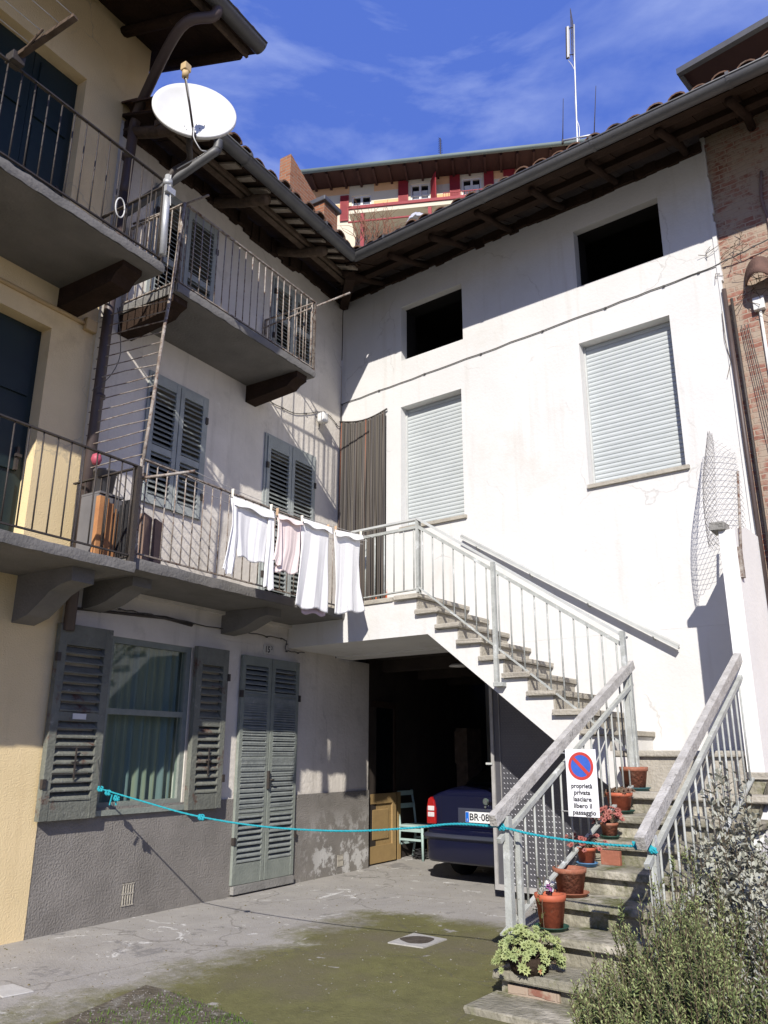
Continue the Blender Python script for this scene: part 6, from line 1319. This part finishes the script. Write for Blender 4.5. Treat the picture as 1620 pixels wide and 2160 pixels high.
for (a, b, c, d) in OPn:
    mb = MB(); frame_(mb, a, b, c, d, .07, fy+.05, fy+.12); xm = (a+b)/2; mb.box(xm-.05, xm+.05, fy+.05, fy+.12, c+.07, d-.07)
    for xq in ((a+xm)/2, (b+xm)/2): mb.box(a+.07, b-.07, fy+.06, fy+.11, d-.62, d-.56) if xq < xm else None
    w_ = AB.part('window', mb, 'white_metal'); mb = MB(); mb.box(a+.05, b-.05, fy+.13, fy+.15, c, d); AB.part('pane', mb, 'glass_dark', w_)
    mb = MB(); mb.box(a+.1, b-.1, fy+.122, fy+.128, c+.05, d-.30); AB.part('net_curtain', mb, 'curtain_white', w_)
def bshut(px0, py0, px1, py1, col='red_paint', y=fy-.05, h=None):
    a = bx(px0, py0, y); b = bx(px1, py0, y); h = h or (a[1]-bx(px0, py1, y)[1]); mb = MB(); z0 = a[1]-h
    mb.box(a[0], a[0]+.05, y-.03, y, z0, a[1]); mb.box(b[0]-.05, b[0], y-.03, y, z0, a[1]); mb.box(a[0]+.05, b[0]-.05, y-.03, y, z0, z0+.08); mb.box(a[0]+.05, b[0]-.05, y-.03, y, a[1]-.08, a[1]); z = z0+.10
    while z < a[1]-.1: mb.box(a[0]+.05, b[0]-.05, y-.022, y-.008, z, z+.045); z += .06
    mb.box(a[0]+.05, b[0]-.05, y-.006, y-.002, z0+.08, a[1]-.08); AB.part('shutter', mb, col)
bshut(718, 414, 736, 467); bshut(840, 383, 861, 432, h=2.0); bshut(948, 371, 970, 420, h=2.0); bshut(1020, 363, 1041, 397, h=1.9); bshut(1061, 359, 1086, 380, 'red_paint', h=1.4)
a = bx(907, 372); mb = MB(); mb.prism([(a[0]+.02, fy-.03), (a[0]+.06, fy-.03), (a[0]+.32, fy-.60), (a[0]+.28, fy-.62)], OPn[1][2], OPn[1][3]+.05, 'xy'); AB.part('open_shutter', mb, 'red_paint')
mb = MB(); mb.box(-.2, xw1+1, -.1, fy+1, zE-.05, zE+.02); x = .3
while x < xw1: mb.box(x, x+.10, -.0, fy, zE-.17, zE-.051); x += .7
AB.part('eaves', mb, 'dark_red_wood')
mb = MB(); mb.tube([(-.3, -.14, zE-.02), (xw1+1, -.14, zE-.02)], .10, 8); AB.part('gutter', mb, 'verdigris')
mb = MB(); mb.add([(-.2, -.15, zE+.03), (xw1+1, -.15, zE+.03), (xw1+1, 9, zE+2.2), (-.2, 9, zE+2.2)], [(0, 1, 2, 3)]); AB.part('roof', mb, 'tile', solid=.05)
yb2 = -.6; a = at('B', 736, 441, yb2); b = at('B', 985, 420, yb2); mb = MB(); zr = a[1]; mb.box(a[0], xw1, yb2, fy-.02, zr-.25, zr); BB = AB.part('terrace_slab', mb, 'cream'); mb = MB(); mb.box(a[0]-.02, xw1, yb2-.06, yb2-.001, zr-.05, zr+.09); mb.box(a[0]-.02, xw1, yb2-.06, yb2-.001, zr-.72, zr-.66); mb.box(a[0]-.02, a[0]+.12, yb2-.06, fy-.02, zr+.003, zr+.10); AB.part('red_beam', mb, 'red_paint', BB)
mb = MB(); pz = at('B', 764, 452, yb2)[0]; mb.box(pz-.08, pz+.08, yb2+.02, yb2+.18, zr-5, zr-.251); mb.box(pz+2.8, pz+2.95, yb2+.02, yb2+.18, zr-5, zr-.251); AB.part('red_post', mb, 'red_paint', BB)
mb = MB(); a = at('B', 935, 408, fy-.45); b = at('B', 1027, 395, fy-.45); zq = a[1]; mb.box(a[0], b[0], fy-.47, fy-.44, zq, zq+.03); mb.box(a[0], b[0], fy-.47, fy-.44, zq-.7, zq-.67); x = a[0]
while x < b[0]: mb.tube([(x, fy-.455, zq-.68), (x, fy-.455, zq+.01)], .012, 5); x += .11
mb.box(a[0], b[0], fy-.5, fy-.003, zq-.80, zq-.74); AB.part('window_railing', mb, 'red_paint')
mb = MB(); c0 = at('B', 929, 325, 2.0); mb.tube([(c0[0], 2, c0[1]-1.5), (c0[0], 2, c0[1]+.9)], .03, 6)
for k in range(9): z = c0[1]+.05+k*.10; mb.tube([(c0[0]-.10+.004*k, 1.9, z), (c0[0]+.10-.004*k, 2.1, z)], .012, 4)
single('roof_aerial', mb, 'iron', 'small comb-like aerial on the distant apartment roof', 'antenna', 'B', (c0[0], 2, c0[1]-1))
# ---- brick fire wall, pillar, twigs and sheet on the terrace between -----
yw = 2.6; P_ = [at('L', a, b, yw) for a, b in ((614, 324), (680, 440), (720, 530), (614, 560))]; lx0, _z = at('L', 592, 326, yw)
zlow = 6.0
poly = [(P_[0][0], P_[0][1]), (P_[1][0], P_[1][1]), (P_[2][0], P_[2][1]), (P_[2][0], zlow), (P_[0][0], zlow)]
wdt = 0.9
for k in range(1, 60):          # thickness so that the left edge of the end face falls at x = 592
    q = W('L', P_[0][0], yw+k*.03, P_[0][1]); d_ = q-CAM; pxx = 810+F_*d_.dot(Rv)/d_.dot(Fv)
    if pxx < 592: wdt = k*.03; break
mb = MB(); mb.prism(poly, yw, yw+wdt); FW = single('fire_wall', mb, 'brick_plain', 'weathered brick parapet wall rising behind the left tiled roof', 'brick wall', 'L', (P_[0][0], yw, zlow))
mb = MB(); tz_ = P_[0][1]
for k in range(9): x = P_[0][0]-.35-.0*k; mb.tube([(P_[0][0]-.10-.14*k, yw+.6, tz_-1.2), (P_[0][0]-.10-.14*k, yw+.6, tz_-.12-.0*k)], .010, 5)
mb.tube([(P_[0][0]-.0, yw+.6, tz_-.12), (P_[0][0]-1.4, yw+.6, tz_-.12)], .014, 5); single('terrace_railing', mb, mat('violet_rail', (.13, .12, .22, 1), None, 5, .6, 0), 'thin bluish railing left of the brick parapet wall', 'railing', 'L', (P_[0][0]-.7, yw+.6, tz_-1.2))
yp = 2.0; a = at('L', 684, 425, yp); b = at('L', 706, 425, yp); mb = MB(); mb.box(a[0], b[0]+.1, yp, yp+.35, 6.5, a[1]); PI_ = Thing('brick_pillar', 'short brick pillar with a dark cap beyond the left roof', 'pillar', 'L', (a[0], yp, 6.5)); PI_.part('shaft', mb, 'brick_plain'); mb = MB(); mb.cham(a[0]-.06, b[0]+.16, yp-.06, yp+.41, a[1]+.001, a[1]+.10, .02); PI_.part('cap', mb, 'gutter')
tb = gp(800, 520, 0); mb = MB(); d0 = CAM+ray(795, 500)*(15.5/ray(795, 500).y); zt_r = d0.z-.75; rnd = random.Random(3)
for k in range(70):
    p = d0+Vector((rnd.uniform(-.5, .45), rnd.uniform(-.3, .3), rnd.uniform(-.15, .05))); Q = [p]; dirn = Vector((rnd.uniform(-.5, .5), rnd.uniform(-.2, .2), 1)).normalized()
    for j in range(5): p = p+dirn*rnd.uniform(.10, .20); dirn = (dirn+Vector((rnd.uniform(-.45, .45), rnd.uniform(-.3, .3), rnd.uniform(-.3, .2)))).normalized(); Q.append(p)
    mb.tube(Q, .009, 4, r2=.003)
single('bare_shrub', mb, 'vine_twig', 'bare brown twiggy shrub in front of the distant red terrace', 'shrub', 'W', tuple(d0))
sc2 = CAM+ray(893, 462)*(15.5/ray(893, 462).y); mb = MB(); G = []
for i in range(21):
    r_ = []
    for j in range(15):
        u = i/20; v = j/14; th = pi*u; x = -.40+.85*u; h = .52*sin(th)**.6*(.75+.25*sin(u*5+1)); r_.append(sc2+Vector((x+random.uniform(-.02, .02), -.30+.6*v, -.30+h*sin(pi*min(1, v*.85+.15))+random.uniform(-.02, .02))))
    G.append(r_)
mb.grid(G); mb.smooth = [False]*len(mb.f); single('plastic_sheet', mb, 'tarp', 'crumpled grey plastic sheet over a mound beside the bare shrub', 'plastic sheet', 'W', tuple(sc2), recalc=False)
mb = MB(); mb.box(d0.x-1.3, d0.x+3.4, d0.y-.5, d0.y+3, 0, zt_r-.02); single('terrace_house', mb, 'cream', 'plain cream house block carrying the roof terrace behind the tiled roofs', 'house', 'W', (d0.x, d0.y, 0))
